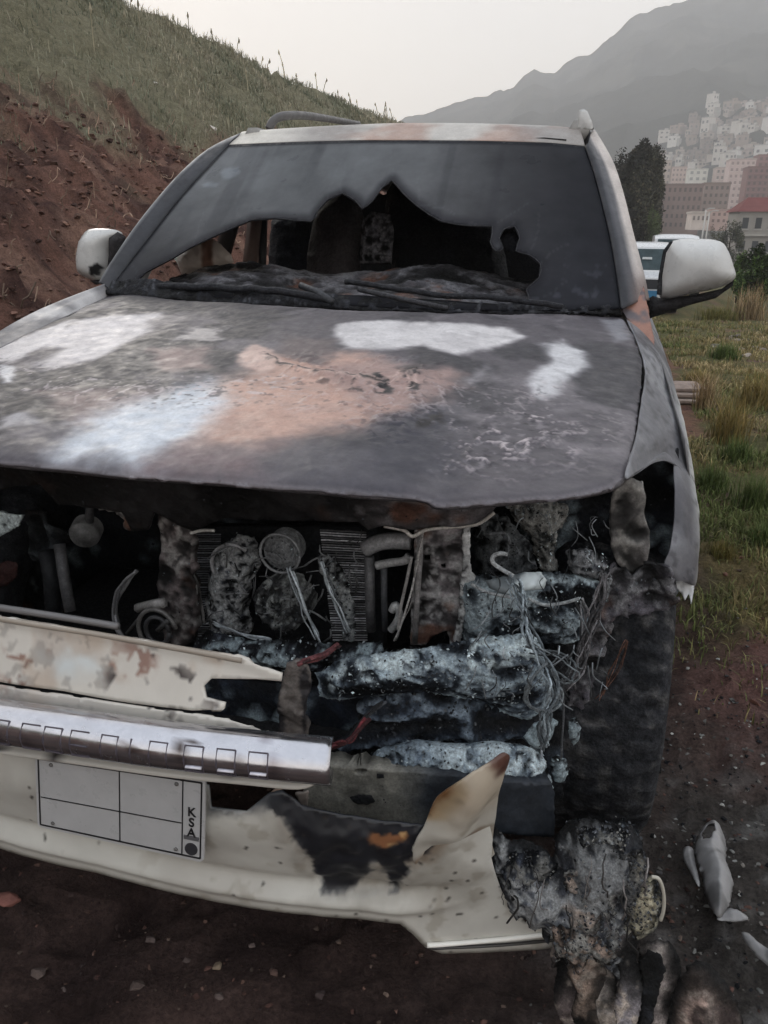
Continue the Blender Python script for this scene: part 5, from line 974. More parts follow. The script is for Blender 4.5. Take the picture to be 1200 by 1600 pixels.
# ---------------------------------------------------------------- things on the ground near the car
def ground_hit(u, v, tmax=220):
    d = ray((u, v))[0]; t = np.geomspace(.8, tmax, 900); P = CAM+d*t[:, None]; g = base_h(P[:, 0], P[:, 1]); k = np.where(P[:, 2] <= g)[0]
    if not len(k): return None
    p = P[k[0]]; return np.array([p[0], p[1], gz(p[0], p[1])])
def crumple(a, f, s, st=(1, 1, .35)): return melt(a, f, s, st)
def foldd(a, s): return lambda D, P: a*((fbm(warped(P*np.array([1, 1, .35]), 7, s, 1.6), 11, 4, s, True)-.6)*2.2+(fbm(P*np.array([1, 1, .5]), 40, 3, s+3)-.5)*.25)
def drape(name, px, y, base, label, seed, ash=.3, ashc=(150, 138, 126), patches=(), a=.022, f=10, k=.15, st=(1.8, 1, .22), mat='char', step=.0045, parent=None, bow=0, grp=None, fold=0):
    S_ = SY(y, 0, k, .2); pc = paint_char(base, ash, 0, seed, 24, ashc)
    def pt(D, P):
        c = pc(D, P); c = c*(np.clip(1+.28*HGT[0], .35, 1.35)[:, None] if fold and HGT[0] is not None else 1)*(.55+.9*fbm(warped(P*np.array([1, 1, .2]), 14, seed), 30, 4, seed+2))[:, None]  # folds shaded in the colour: creases darker, ridges lighter
        for pp, cc in patches: c = mixc(c, np.array(cc, float), blob(S_, pp, .004, .012, 30)(D)*.9*(.5+.5*sst(.35, .6, fbm(P, 40, 3, seed+8))))
        return c
    ol = S_.d(px); md = lambda D, P: (foldd(fold, seed)(D, P) if fold else melt(a, f, seed, st)(D, P))+bow*np.sqrt(np.clip(pdist(D, ol)/.06, 0, 1))
    o = sheet(name, S_, px, step, pt, (), md, M[mat], parent, .0035, .004)
    if parent is None: tag(o, label, 'debris', grp)
    return o
arch = drape('melted_liner', [(866, 1330), (872, 1300), (890, 1284), (920, 1276), (955, 1283), (985, 1280), (1003, 1305), (1010, 1345), (1000, 1370), (1028, 1380), (1034, 1410), (1026, 1440), (1005, 1455), (988, 1462), (984, 1500), (960, 1520), (945, 1500), (925, 1516), (905, 1490), (885, 1490), (878, 1458), (862, 1446), (856, 1462), (845, 1432), (836, 1440), (820, 1420), (812, 1430), (800, 1422), (785, 1400), (772, 1370), (768, 1335), (764, 1296), (775, 1288), (800, 1305), (835, 1312)], .13, (46, 48, 53),
    'charred lump of melted wheel arch plastic heaped under the burnt bumper corner', 500, .42, (140, 142, 142), [([(880, 1372), (900, 1366), (920, 1385), (932, 1420), (928, 1448), (912, 1440), (898, 1400)], (176, 160, 148)), ([(975, 1390), (1000, 1375), (1022, 1378), (1024, 1430), (1005, 1450), (985, 1445)], (176, 170, 146)), ([(985, 1320), (1000, 1325), (1010, 1350), (1004, 1372), (994, 1350)], (150, 144, 132))], .026, 9, .05, (1.2, 1, .6), bow=.06)
drape('crust', [(872, 1332), (866, 1308), (884, 1284), (910, 1276), (945, 1284), (975, 1278), (998, 1298), (1005, 1322), (992, 1340), (965, 1326), (940, 1334), (925, 1322), (900, 1345), (885, 1336)], .10, (70, 74, 80), '', 510, .5, (130, 136, 142), (), .018, 14, .3, (1, 1, 1), 'ash', .004, arch, .04)
for i, (px, y, bs, pp) in enumerate([([(800, 1330), (850, 1325), (872, 1350), (868, 1420), (850, 1432), (820, 1405), (800, 1400), (786, 1360)], .085, (34, 37, 43), ()), ([(968, 1330), (1002, 1326), (1012, 1352), (1002, 1376), (984, 1420), (972, 1380)], .07, (72, 72, 72), [([(985, 1335), (1004, 1335), (1008, 1352), (996, 1380)], (160, 154, 140))]), ([(860, 1440), (900, 1448), (940, 1465), (965, 1490), (955, 1510), (920, 1496), (905, 1520), (885, 1492), (870, 1500)], .055, (104, 92, 84), ()), ([(900, 1290), (950, 1292), (985, 1300), (975, 1322), (940, 1312), (905, 1318)], .06, (20, 22, 26), ()), ([(930, 1340), (955, 1330), (968, 1360), (962, 1420), (970, 1480), (955, 1498), (942, 1460), (936, 1400)], .075, (62, 60, 62), ()), ([(884, 1360), (906, 1352), (925, 1375), (940, 1425), (936, 1470), (915, 1455), (895, 1440), (884, 1400)], .068, (96, 88, 84), [([(890, 1370), (910, 1366), (926, 1400), (930, 1445), (912, 1440)], (186, 170, 158))]), ([(976, 1378), (1000, 1366), (1026, 1374), (1034, 1410), (1020, 1446), (990, 1458), (976, 1440), (984, 1410)], .08, (110, 106, 92), [([(982, 1385), (1022, 1380), (1022, 1440), (990, 1448)], (190, 182, 158))])]):
    drape('torn_layer', px, y, bs, '', 560+i*7, .3, (130, 130, 126), pp, .014, 18, .1, (1.5, 1, .7), 'ash', .004, arch, .02)
m_ = MB()
for i in range(16):
    u = RNG.uniform(790, 1012); v = RNG.uniform(1330, 1430); P = [at(u, v, Y=.07), at(u+RNG.uniform(-8, 8), v+RNG.uniform(15, 35), Y=.05), at(u+RNG.uniform(-12, 12), v+RNG.uniform(30, 70), Y=.065)]
    P = np.array(smoothline(P, 4)); P = P+(fbm(P, 30, 3, i)[:, None]-.5)*.02; m_.tube(P, RNG.uniform(.0006, .002), 5, np.array([96, 92, 90])*RNG.uniform(.3, 1.5))
m_.build('drip', M['char'], arch, True)
m_ = MB(); m_.tube(smoothline([at(u, v, Y=.05) for u, v in [(1018, 1370), (1030, 1374), (1037, 1395), (1037, 1420), (1032, 1438)]], 5), .003, 6, (176, 172, 160)); m_.build('rim_strip', M['plastic'], arch, True)

def strip(cx0, cx1, w0, w1, v0, v1, seed, n=9):
    rg = np.random.RandomState(seed); L_ = []; R_2 = []
    for i in range(n):
        t = i/(n-1); c = cx0+(cx1-cx0)*t+rg.uniform(-4, 4); w_ = (w0+(w1-w0)*t)*rg.uniform(.8, 1.15)/2; v = v0+(v1-v0)*t; L_.append((c-w_, v+rg.uniform(-4, 4))); R_2.append((c+w_, v+rg.uniform(-4, 4)))
    return L_+R_2[::-1]
SH = [('torn brown strip of melted plastic hanging lowest under the bumper corner', [(868, 1462), (884, 1450), (904, 1462), (912, 1500), (902, 1530), (914, 1570), (900, 1610), (908, 1660), (874, 1660), (880, 1600), (864, 1560), (870, 1520), (858, 1490)], .12, (50, 45, 44), .022),
      ('smooth grey strip hanging in the middle of the melted sheets', [(926, 1480), (945, 1470), (966, 1488), (962, 1540), (972, 1600), (962, 1660), (918, 1660), (926, 1590), (918, 1530)], .10, (84, 80, 77), .014),
      ('crumpled tan edged strip hanging beside the torn brown strip', [(888, 1490), (905, 1474), (930, 1480), (948, 1505), (944, 1530), (930, 1556), (936, 1590), (922, 1620), (900, 1608), (892, 1570), (902, 1540), (886, 1516)], .075, (78, 68, 61), .026),
      ('lumpy rope of melted plastic under the charred lump', [(962, 1456), (985, 1448), (1000, 1466), (994, 1500), (1006, 1540), (994, 1585), (1002, 1620), (994, 1660), (964, 1660), (972, 1610), (958, 1570), (970, 1520), (958, 1490)], .085, (52, 50, 51), .024)]
for i, (lb, px, y, bs, fo) in enumerate(SH): drape('melted_sheet', px, y, bs, lb, 520+i*5, .1, (118, 110, 102), (), fold=fo, mat='char', bow=.008, grp='melted sheets below the charred lump')
e_ = drape('melted_sheet', [(996, 1478), (1008, 1464), (1026, 1460), (1046, 1470), (1060, 1490), (1066, 1520), (1058, 1556), (1046, 1600), (1036, 1660), (980, 1660), (990, 1590), (998, 1530)], .13, (74, 69, 67), 'upright melted fold curling round a dark hollow', 545, .1, (124, 118, 112), (), fold=.016, mat='char', bow=.035, grp='melted sheets below the charred lump')
drape('hollow', [(1000, 1500), (1014, 1486), (1032, 1492), (1040, 1512), (1030, 1545), (1018, 1600), (1008, 1655), (994, 1655), (1000, 1590), (1004, 1540)], .085, (12, 13, 15), '', 547, -.3, (40, 40, 42), (), fold=.008, mat='char', bow=0, parent=e_)  # dark sheet painted in place of the shade inside the fold
drape('melted_sheet', [(1062, 1520), (1074, 1504), (1090, 1497), (1106, 1503), (1122, 1520), (1136, 1536), (1150, 1560), (1160, 1590), (1166, 1660), (1030, 1660), (1040, 1600), (1050, 1556)], .10, (92, 80, 74), 'broad brown curled sheet lying lowest at the edge of the ash', 540, .12, (128, 118, 110), [([(1085, 1560), (1120, 1548), (1150, 1575), (1160, 1650), (1060, 1650), (1064, 1590)], (58, 48, 46))], fold=.012, mat='char', bow=.035, grp='melted sheets below the charred lump')
for o in [arch]+list(arch.children):
    if 'drip' not in o.name and 'strip' not in o.name: flakes(o, 350, .0045, DKC+[(130, 130, 126)], 7)
# pale broken lamp shell in the ash
GS = Surf('Z', lambda X, Y: .018+0*X)
def pale(D, P): return mixc(np.tile([140., 139, 139], (len(P), 1)), [80, 79, 79], sst(.45, .62, fbm(warped(P, 12, 4), 18, 5, 550))*.65)
ls = empty('lamp_shell', tuple(at(1112, 1360, Z=.02))); tag(ls, 'pale grey broken lamp shell lying in the ash beside the burnt tyre', 'lamp shell')
sh_px = smoothline([(1090, 1310), (1098, 1296), (1112, 1293), (1126, 1303), (1134, 1325), (1134, 1350), (1144, 1380), (1142, 1405), (1132, 1432), (1120, 1436), (1108, 1420), (1098, 1395), (1096, 1370), (1086, 1345), (1084, 1325)], 3, True)
shd = GS.d(sh_px); sheet('shell', GS, sh_px, .004, pale, [[(1093, 1312), (1102, 1305), (1112, 1308), (1114, 1318), (1105, 1330), (1094, 1328)]], lambda D, P: .05*np.sqrt(1-(1-np.clip(pdist(D, shd)/.055, 0, 1))**2)+melt(.006, 8, 551)(D, P), M['plastic'], ls, .003, .003)
puff('broken_rim', smoothline([(1068, 1326), (1076, 1322), (1084, 1328), (1086, 1345), (1094, 1380), (1090, 1384), (1078, 1362), (1068, 1342)], 3, True), Surf('Z', lambda X, Y: .03+0*X), .012, .01, .012, .004, pale, None, M['plastic'], ls)
puff('spout', smoothline([(1122, 1425), (1135, 1420), (1150, 1422), (1166, 1430), (1168, 1438), (1150, 1440), (1132, 1440), (1120, 1438)], 2, True), GS, .014, .01, .012, .004, pale, rough_disp(.004, 30), M['plastic'], ls)
tag(puff('plastic_shard', smoothline([(1158, 1458), (1170, 1460), (1190, 1478), (1230, 1500), (1240, 1530), (1215, 1522), (1180, 1492), (1165, 1474)], 2, True), GS, .02, .01, .015, .005, pale, rough_disp(.006, 20, 3), M['plastic']), 'pale grey plastic shard on the ash at the right edge', 'shard')

# stones
def clod(seed, k=14, flat=.6):
    rg = np.random.RandomState(seed); V = rg.normal(size=(k, 3)); V /= np.linalg.norm(V, axis=1)[:, None]; V *= rg.uniform(.6, 1.08, (k, 1))*np.array([1.2, .85, flat]); bm = bmesh.new(); [bm.verts.new(v) for v in V]; r = bmesh.ops.convex_hull(bm, input=bm.verts); bmesh.ops.delete(bm, geom=[g for g in r['geom_interior'] if isinstance(g, bmesh.types.BMVert)], context='VERTS'); bm.verts.index_update(); o = (np.array([v.co[:] for v in bm.verts]), [[v.index for v in f.verts] for f in bm.faces], None); bm.free(); return o
def stone(p, r, col, seed, flat=.7):
    n, k = 12, 8; V = [(0, 0, 1)]; 
    for i in range(1, k):
        for j in range(n): a = math.pi*i/k; b = 2*math.pi*j/n; V.append((math.sin(a)*math.cos(b), math.sin(a)*math.sin(b), math.cos(a)))
    V.append((0, 0, -1)); V = np.array(V); V = V*(.45+1.1*fbm(V+seed*3.1, 1.3, 4, seed))[:, None]; V = np.sign(V)*np.abs(V)**.8; V = V*r*np.array([1.15, .9, flat]); a = seed*1.3; V = V@np.array([[math.cos(a), math.sin(a), 0], [-math.sin(a), math.cos(a), 0], [0, 0, 1]])
    F = [[0, 1+j, 1+(j+1) % n] for j in range(n)]
    for i in range(k-2):
        for j in range(n): F.append([1+i*n+j, 1+(i+1)*n+j, 1+(i+1)*n+(j+1) % n, 1+i*n+(j+1) % n])
    F += [[len(V)-1, 1+(k-2)*n+(j+1) % n, 1+(k-2)*n+j] for j in range(n)]
    c = np.tile(np.array(col, float), (len(V), 1))*(.75+.5*fbm(V, 3/r*.3, 3, seed))[:, None]
    return V+np.array(p), F, c
def put_stone(u, v, rpx, col, seed, label, cat='stone', grp=None, flat=.7, name='stone'):
    p = ground_hit(u, v); dist = (p-CAM)@fw; r = rpx/FPX*dist; V, F, _ = clod(seed, 26, flat); V = V*r; c = np.tile(np.array(col, float), (len(V), 1)); o = mesh(name, V, F, M['rock'], None, c, False); bv = o.modifiers.new('bevel', 'BEVEL'); bv.width = r*.12; bv.segments = 2; o.location = p+np.array([0, 0, r*flat*.35]); tag(o, label, cat, grp)
SG = 'loose stones in the soil in front of the bumper'
for i, (u, v, r, c, l) in enumerate([(14, 1420, 20, (128, 88, 80), 'reddish brown stone in the soil at the left edge below the bumper'), (62, 1528, 13, (92, 80, 75), 'grey round stone in the dark soil below the licence plate'),
    (100, 1548, 8, (104, 92, 88), 'small grey pebble just right of the grey round stone'), (218, 1560, 13, (88, 76, 71), 'flat brown grey stone low in the middle left of the soil'), (238, 1482, 9, (100, 88, 84), 'small dull stone in the soil below the bumper lip'),
    (342, 1535, 9, (122, 108, 92), 'tan pebble on the dark soil right of the flat stone'), (345, 1578, 8, (96, 84, 80), 'brown pebble nearest the bottom edge under the tan one'), (292, 1510, 7, (92, 80, 76), 'dark little stone left of the tan pebble'),
    (140, 1428, 9, (84, 66, 60), 'dark reddish clod under the plate side of the bumper'), (430, 1545, 8, (88, 70, 64), 'reddish clod in the shade under the blackened bumper section'), (500, 1570, 10, (70, 60, 58), 'dark clod under the middle of the bumper near the bottom edge'), (395, 1500, 6, (96, 84, 80), 'tiny pale stone in the shade right of the tan pebble')]):
    put_stone(u, v, r, c, 20+i, l, 'stone', SG)
put_stone(1184, 846, 17, (148, 92, 74), 44, 'flat orange red stone in the grass at the right edge', 'stone', None, .45)
put_stone(326, 204, 15, (196, 188, 180), 45, 'pale rock lying on the grassy bank left of the roof', 'rock', None, .75, 'rock')
put_stone(244, 146, 5, (200, 196, 190), 46, 'small white stone higher up the grassy bank', 'rock', None, .7, 'rock')
# stone slab at the edge of the path
p0 = ground_hit(1074, 632); m_ = MB()
for i, (dx, dy, dz, sx, sy) in enumerate([(0, .0, .03, .46, .5), (.0, .05, .075, .44, .46), (-.02, .1, .115, .42, .4)]):
    m_.box(p0+np.array([dx-.03, dy+.2, dz]), (sx, sy, .035), .1+.04*i, (150-6*i, 136-6*i, 126-5*i))
tag(m_.build('stone_slab', M['rock'], None, bevel=.01), 'layered pale stone slab beside the path past the wing', 'slab')
# rubble
rg = np.random.RandomState(5)
for i in range(16):
    u = rg.uniform(1118, 1196); v = rg.uniform(520, 565); r = rg.uniform(3, 8); put_stone(u, v, r, np.array([142, 134, 126])*rg.uniform(.6, 1.2), 60+i, 'rubble piece in the low heap on the grass verge below the mirror', 'rubble', 'rubble heap on the verge', .6, 'rubble')
# gravel and clods: nobody could count them
m_ = MB(); Vs = []; Fs = []; Cs = []; n0 = 0
base_s = [clod(200+i) for i in range(14)]
def scatter(n, fx, rlo, rhi, cols, seed):
    global n0
    rg = np.random.RandomState(seed); P = fx(rg, n); Z = ground_h(P[:, 0], P[:, 1])
    for i in range(n):
        V, F, c = base_s[i % 14]; r = rlo+(rhi-rlo)*rg.rand()**3; a = rg.uniform(0, 6.3); Vr = V@np.array([[math.cos(a), math.sin(a), 0], [-math.sin(a), math.cos(a), 0], [0, 0, 1]])*r+np.array([P[i, 0], P[i, 1], Z[i]+r*.15])
        Vs.append(Vr); Cs.append(np.tile(np.array(cols[rg.randint(len(cols))], float)*rg.uniform(.7, 1.25), (len(V), 1))); Fs.extend([[q+n0 for q in f] for f in F]); n0 += len(V)
scatter(3500, lambda g, n: np.c_[g.uniform(-.9, 1.1, n), g.uniform(-.35, .9, n)], .001, .009, [(84, 62, 56), (66, 50, 46), (90, 70, 62), (56, 46, 44), (98, 84, 76)], 1)
scatter(4200, lambda g, n: np.c_[g.normal(1.3, .3, n), g.normal(.8, .55, n)], .001, .010, [(60, 58, 58), (88, 86, 84), (44, 44, 46), (30, 31, 34), (104, 100, 95), (84, 64, 58), (140, 140, 136)], 2)
scatter(700, lambda g, n: np.c_[g.uniform(1.1, 3, n), g.uniform(1.2, 6, n)], .004, .02, [(104, 74, 64), (90, 80, 66), (70, 58, 50)], 3)
scatter(9000, lambda g, n: np.c_[-1.75-3.0*g.rand(n)**.9, 1+10*g.rand(n)**1.3], .004, .045, [(108, 82, 72), (88, 64, 57), (120, 94, 82), (78, 58, 52)], 4)
tag(mesh('gravel', np.vstack(Vs), Fs, M['rock'], None, np.vstack(Cs), False), kind='stuff')

# ---------------------------------------------------------------- grass and plants
def blades(P, L, W, lean, col, seed, up=None):
    """one curved blade per root point: 3-segment strips"""
    rg = np.random.RandomState(seed); n = len(P); a = rg.uniform(0, 2*math.pi, n); dx = np.c_[np.cos(a), np.sin(a), 0*a]; sd_ = np.c_[-np.sin(a), np.cos(a), 0*a]
    L = L[:, None]; W = W[:, None]; ln = (lean*rg.rand(n))[:, None]; U = np.array([0, 0, 1.])
    p1 = P+U*L*.5+dx*L*ln*.2; p2 = P+U*L*(1-.25*ln)+dx*L*ln*.75
    V = np.stack([P-sd_*W, P+sd_*W, p1+sd_*W*.7, p1-sd_*W*.7, p2], 1).reshape(-1, 3); k = np.arange(n)[:, None]*5
    Fq = (k+np.array([[0, 1, 2, 3]])).tolist(); Ft = (k+np.array([[3, 2, 4]])).tolist(); C_ = np.repeat(col, 5, axis=0).reshape(n, 5, 3)*np.array([.85, .85, 1, 1, 1.1])[None, :, None]
    return V, Fq+Ft, C_.reshape(-1, 3)
def gcol(P, pal, seed):
    rg = np.random.RandomState(seed); n = len(P); t = np.clip(fbm(P, .9, 3, seed)*1.6-.3+rg.normal(0, .12, n), 0, .999); pal = np.array(pal, float); i = (t*len(pal)).astype(int); return pal[i]*rg.uniform(.85, 1.12, (n, 1))
rg = np.random.RandomState(3); n = 90000
y = 1.3+20*rg.rand(n)**1.9; x = 1.12+rg.rand(n)*(1.2+y*.36); P = np.c_[x, y, 0*x]; mud = np.array([(1.2, 5), (1.75, 5.3), (1.95, 8.5), (2.2, 13), (1.5, 14), (1.2, 9)])
den = sst(.40, .56, fbm(P, 1.6, 3, 600))+.12; keep = (rg.rand(n) < den) & (sdist(P[:, :2], mud) < .0) & ((y > 1.75+.5*rg.rand(n)) | (rg.rand(n) < .10)); P = P[keep]; P[:, 2] = ground_h(P[:, 0], P[:, 1]); n = len(P)
L = (.018+.06*rg.rand(n)**1.6)*(1+P[:, 1]*.05); W = .0016+.0006*P[:, 1]
V, F, C_ = blades(P, L, W, 1.3, gcol(P, [(92, 102, 60), (106, 112, 70), (122, 118, 78), (144, 130, 92), (158, 142, 106)], 7), 8)
tag(mesh('verge_grass', V, F, M['leaf'], None, C_, False), kind='stuff')
# bank grass
n = 130000; y = 3+57*rg.rand(n)**1.5; d = 1.9+5.2*rg.rand(n)**.9; P = np.c_[-1.75-d, y, 0*y]; up = base_h(P[:, 0], P[:, 1]); keep = (up+(fbm(P, 1.4, 4, 21)-.5)*2.2+rg.normal(0, .25, n) > 2.35) & (rg.rand(n) < .25+sst(.4, .6, fbm(P, .8, 3, 610))); P = P[keep]; P[:, 2] = ground_h(P[:, 0], P[:, 1]); n = len(P)
L = (.04+.18*rg.rand(n)**3)*(.8+.5*fbm(P, .5, 2, 611)); W = .0022+.0009*P[:, 1]*.5
V, F, C_ = blades(P, L, W, 1.2, gcol(P, [(112, 116, 98), (126, 128, 108), (140, 138, 118), (152, 146, 126), (164, 156, 136)], 9), 10)  # grass colours paled and greyed to stand in for haze
tag(mesh('bank_grass', V, F, M['leaf'], None, C_, False), kind='stuff')
# roots and dry stems hanging over the cut, and tall stalks along the crest
Vs = []; Fs = []; Cs = []; n0 = 0; m_ = MB()
for i in range(420):
    yy = 3+8*rg.rand()**1.2; dd = rg.uniform(.4, 3.6); q = np.array([-1.75-dd, yy, gz(-1.75-dd, yy)]); l = rg.uniform(.08, .4); P = [q]
    for j in range(4): q = q+np.array([rg.uniform(.0, .25), rg.uniform(-.3, .3), rg.uniform(-.35, .35)])*l*.5+np.array([0, 0, .02]); q[2] = max(q[2], gz(q[0], q[1])+.01); P.append(q)
    m_.tube(smoothline(P, 2), rg.uniform(.002, .006), 4, np.array([150, 128, 112])*rg.uniform(.6, 1.2))
tag(m_.build('dry_stems', M['leaf']), kind='stuff')
m_ = MB()
for i in range(70):
    yy = 7+45*rg.rand()**1.3; xx = -8.3+rg.normal(0, .5)-.0*yy if i % 3 else rg.uniform(-7.5, -4.6); z0 = gz(xx, yy); h = rg.uniform(.2, .75)*(1.0 if i % 3 else .8); l = rg.uniform(-.25, .25, 2)*h; P = [(xx, yy, z0), (xx+l[0]*.3, yy+l[1]*.3, z0+h*.5), (xx+l[0], yy+l[1], z0+h)]
    c = np.array([158, 150, 128])*rg.uniform(.8, 1.15); m_.tube(smoothline(P, 3), .004+.0003*yy, 4, c); top_p = np.array(P[-1]); m_.tube([top_p-np.array([0, 0, .10]), top_p-np.array([0, 0, .05]), top_p+np.array([0, 0, .04])], [.006, .02+.0004*yy, .004], 5, c*.9)
tag(m_.build('crest_weeds', M['leaf']), kind='stuff')

def crown_mesh(name, c, rx, ry, rz, n, leaf, pal, seed, parent=None, clumps=26, droop=0):
    rg = np.random.RandomState(seed); K = rg.normal(size=(clumps, 3)); K /= np.linalg.norm(K, axis=1)[:, None]; K *= (.35+.6*rg.rand(clumps))[:, None]; K[:, 2] = np.sign(K[:, 2])*np.abs(K[:, 2])**.75*.85; kr = rg.uniform(.22, .42, clumps); kc = rg.uniform(.65, 1.3, clumps)
    i = rg.randint(0, clumps, n); Q = rg.normal(size=(n, 3)); Q /= np.linalg.norm(Q, axis=1)[:, None]; Q = K[i]+Q*(kr[i]*rg.rand(n)**.4)[:, None]; P = Q*np.array([rx, ry, rz])+np.array(c)
    A = rg.normal(size=(n, 3)); A /= np.linalg.norm(A, axis=1)[:, None]; B_ = np.cross(A, rg.normal(size=(n, 3))); B_ /= np.linalg.norm(B_, axis=1)[:, None]; s = (leaf*rg.uniform(.5, 1.4, n))[:, None]
    V = np.stack([P-A*s, P+B_*s*.45, P+A*s, P-B_*s*.45], 1).reshape(-1, 3); F = (np.arange(n)[:, None]*4+np.array([[0, 1, 2, 3]])); pal = np.array(pal, float); C_ = pal[rg.randint(0, len(pal), n)]*kc[i][:, None]*rg.uniform(.8, 1.2, (n, 1))
    return mesh(name, V, F, M['leaf'], parent, np.repeat(C_, 4, axis=0), False)
def trunk_mesh(name, h, r, col, parent, limbs, seed, spread):
    rg = np.random.RandomState(seed); m = MB(); m.tube([(0, 0, -.2), (.02*h, 0, h*.4), (0, .01*h, h*.85)], [r*1.3, r, r*.35], 8, col)
    for i in range(limbs): a = rg.uniform(0, 6.3); z = h*rg.uniform(.3, .75); e = spread*rg.uniform(.5, .9); m.tube([(0, 0, z), (e*.5*math.cos(a), e*.5*math.sin(a), z+e*.3), (e*math.cos(a), e*math.sin(a), z+e*.7)], [r*.45, r*.28, r*.08], 5, col)
    return m.build(name, M['leaf'], parent, True)
def plant_tree(u, v_base, v_top, wpx, dist_y, pal, seed, label, cat='tree', name='tree', n=5000, leaf=None, clumps=26, grp=None, low=.1):
    b = at(u, v_base, Y=dist_y); t = at(u, v_top, Y=dist_y); b[2] = gz(b[0], b[1]); h = t[2]-b[2]; wd_ = wpx/FPX*((b-CAM)@fw)/2; e = empty(name, tuple(b)); tag(e, label, cat, grp)
    cz_ = h*(.5+low*.5); o = crown_mesh('crown', (0, 0, cz_), wd_, wd_, h*(.5-low*.5), n, leaf or max(.05, wd_*.07), pal, seed, None, clumps); o.parent = e
    k = trunk_mesh('trunk', h*.8, max(.03, wd_*.07), (64, 56, 50), None, 7, seed, wd_*.7); k.parent = e
DG = [(48, 48, 40), (60, 60, 50), (40, 42, 34), (74, 70, 58)]
plant_tree(988, 385, 216, 74, 62, DG, 1, 'tall dark rounded tree standing right of the windscreen pillar', n=30000, clumps=60)
plant_tree(950, 385, 236, 46, 70, DG, 2, 'lower dark tree half hidden behind the windscreen pillar', n=14000, clumps=40)
plant_tree(1018, 385, 305, 26, 58, [(62, 72, 46), (76, 84, 54)], 3, 'small green tree at the foot of the tall dark tree', n=3500)
plant_tree(1138, 392, 340, 40, 88, [(52, 56, 42), (64, 66, 50)], 4, 'dark leafy tree left of the red roofed house', n=4500)
plant_tree(1112, 388, 352, 22, 96, [(60, 62, 46), (70, 70, 54)], 5, 'small round tree by the white poles', n=2500)
plant_tree(1180, 450, 378, 62, 26, [(50, 66, 36), (66, 84, 44), (40, 52, 30)], 6, 'bushy green shrub in front of the red roofed house', 'shrub', 'shrub', n=9000, clumps=34, low=0)
plant_tree(1154, 440, 395, 24, 30, [(56, 72, 40), (72, 88, 50)], 7, 'slim green shrub just right of the white mirror', 'shrub', 'shrub', n=3500, low=0)
def tuft(u, v, hpx, wpx, pal, seed, label, cat='grass tuft', n=350, name='grass_tuft', grp=None):
    p = ground_hit(u, v); sc_ = ((p-CAM)@fw)/FPX; r = wpx*sc_/2; h = hpx*sc_; rg = np.random.RandomState(seed); q = rg.normal(size=(n, 2))*r*.38; P = np.c_[q, -.02+0*q[:, 0]]; L = h*rg.uniform(.45, 1.1, n); V, F, C_ = blades(P, L, np.full(n, max(.0016, sc_*.55)), .9, np.array(pal, float)[rg.randint(0, len(pal), n)]*rg.uniform(.82, 1.12, (n, 1)), seed)
    o = mesh(name, V, F, M['leaf'], None, C_, False); o.location = p; tag(o, label, cat, grp)
DRY = [(162, 140, 108), (146, 124, 92), (132, 112, 82), (174, 154, 122)]; GRN = [(84, 100, 54), (100, 112, 66), (72, 88, 48)]; YEL = [(132, 116, 70), (116, 106, 64), (146, 126, 82)]
for i, (u, v, h, wd_, pal, l) in enumerate([(1100, 640, 75, 36, DRY, 'tall straw coloured stalks beside the stone slab'), (1135, 690, 90, 60, YEL, 'yellow brown grass clump behind the green tufts'), (1180, 640, 70, 70, YEL, 'golden grass at the right edge above the yellow clump'), (1110, 760, 50, 60, GRN, 'low green tuft close to the burnt wing'), (1180, 790, 70, 80, GRN, 'bright green tuft at the right edge with pale leaves'), (1150, 720, 50, 60, GRN, 'dark green tuft below the golden grass'), (1170, 500, 62, 60, DRY, 'dry tan grass mound right under the mirror tip'), (1195, 470, 60, 50, DRY, 'dry tan grass mound at the right edge by the shrub'), (1120, 500, 26, 70, [(96, 96, 52), (110, 104, 60)], 'olive grass patch under the white mirror'), (1130, 560, 30, 46, GRN, 'green weeds in the rubble'), (1090, 600, 34, 40, YEL, 'thin yellow weeds behind the slab'), (1195, 860, 50, 60, GRN, 'green blades around the orange stone'), (1125, 880, 36, 50, [(92, 88, 46), (108, 96, 54)], 'short olive tuft beside the torn wing edge')]):
    tuft(u, v, h, wd_, pal, 30+i, l, n=260 if pal is DRY else 420)
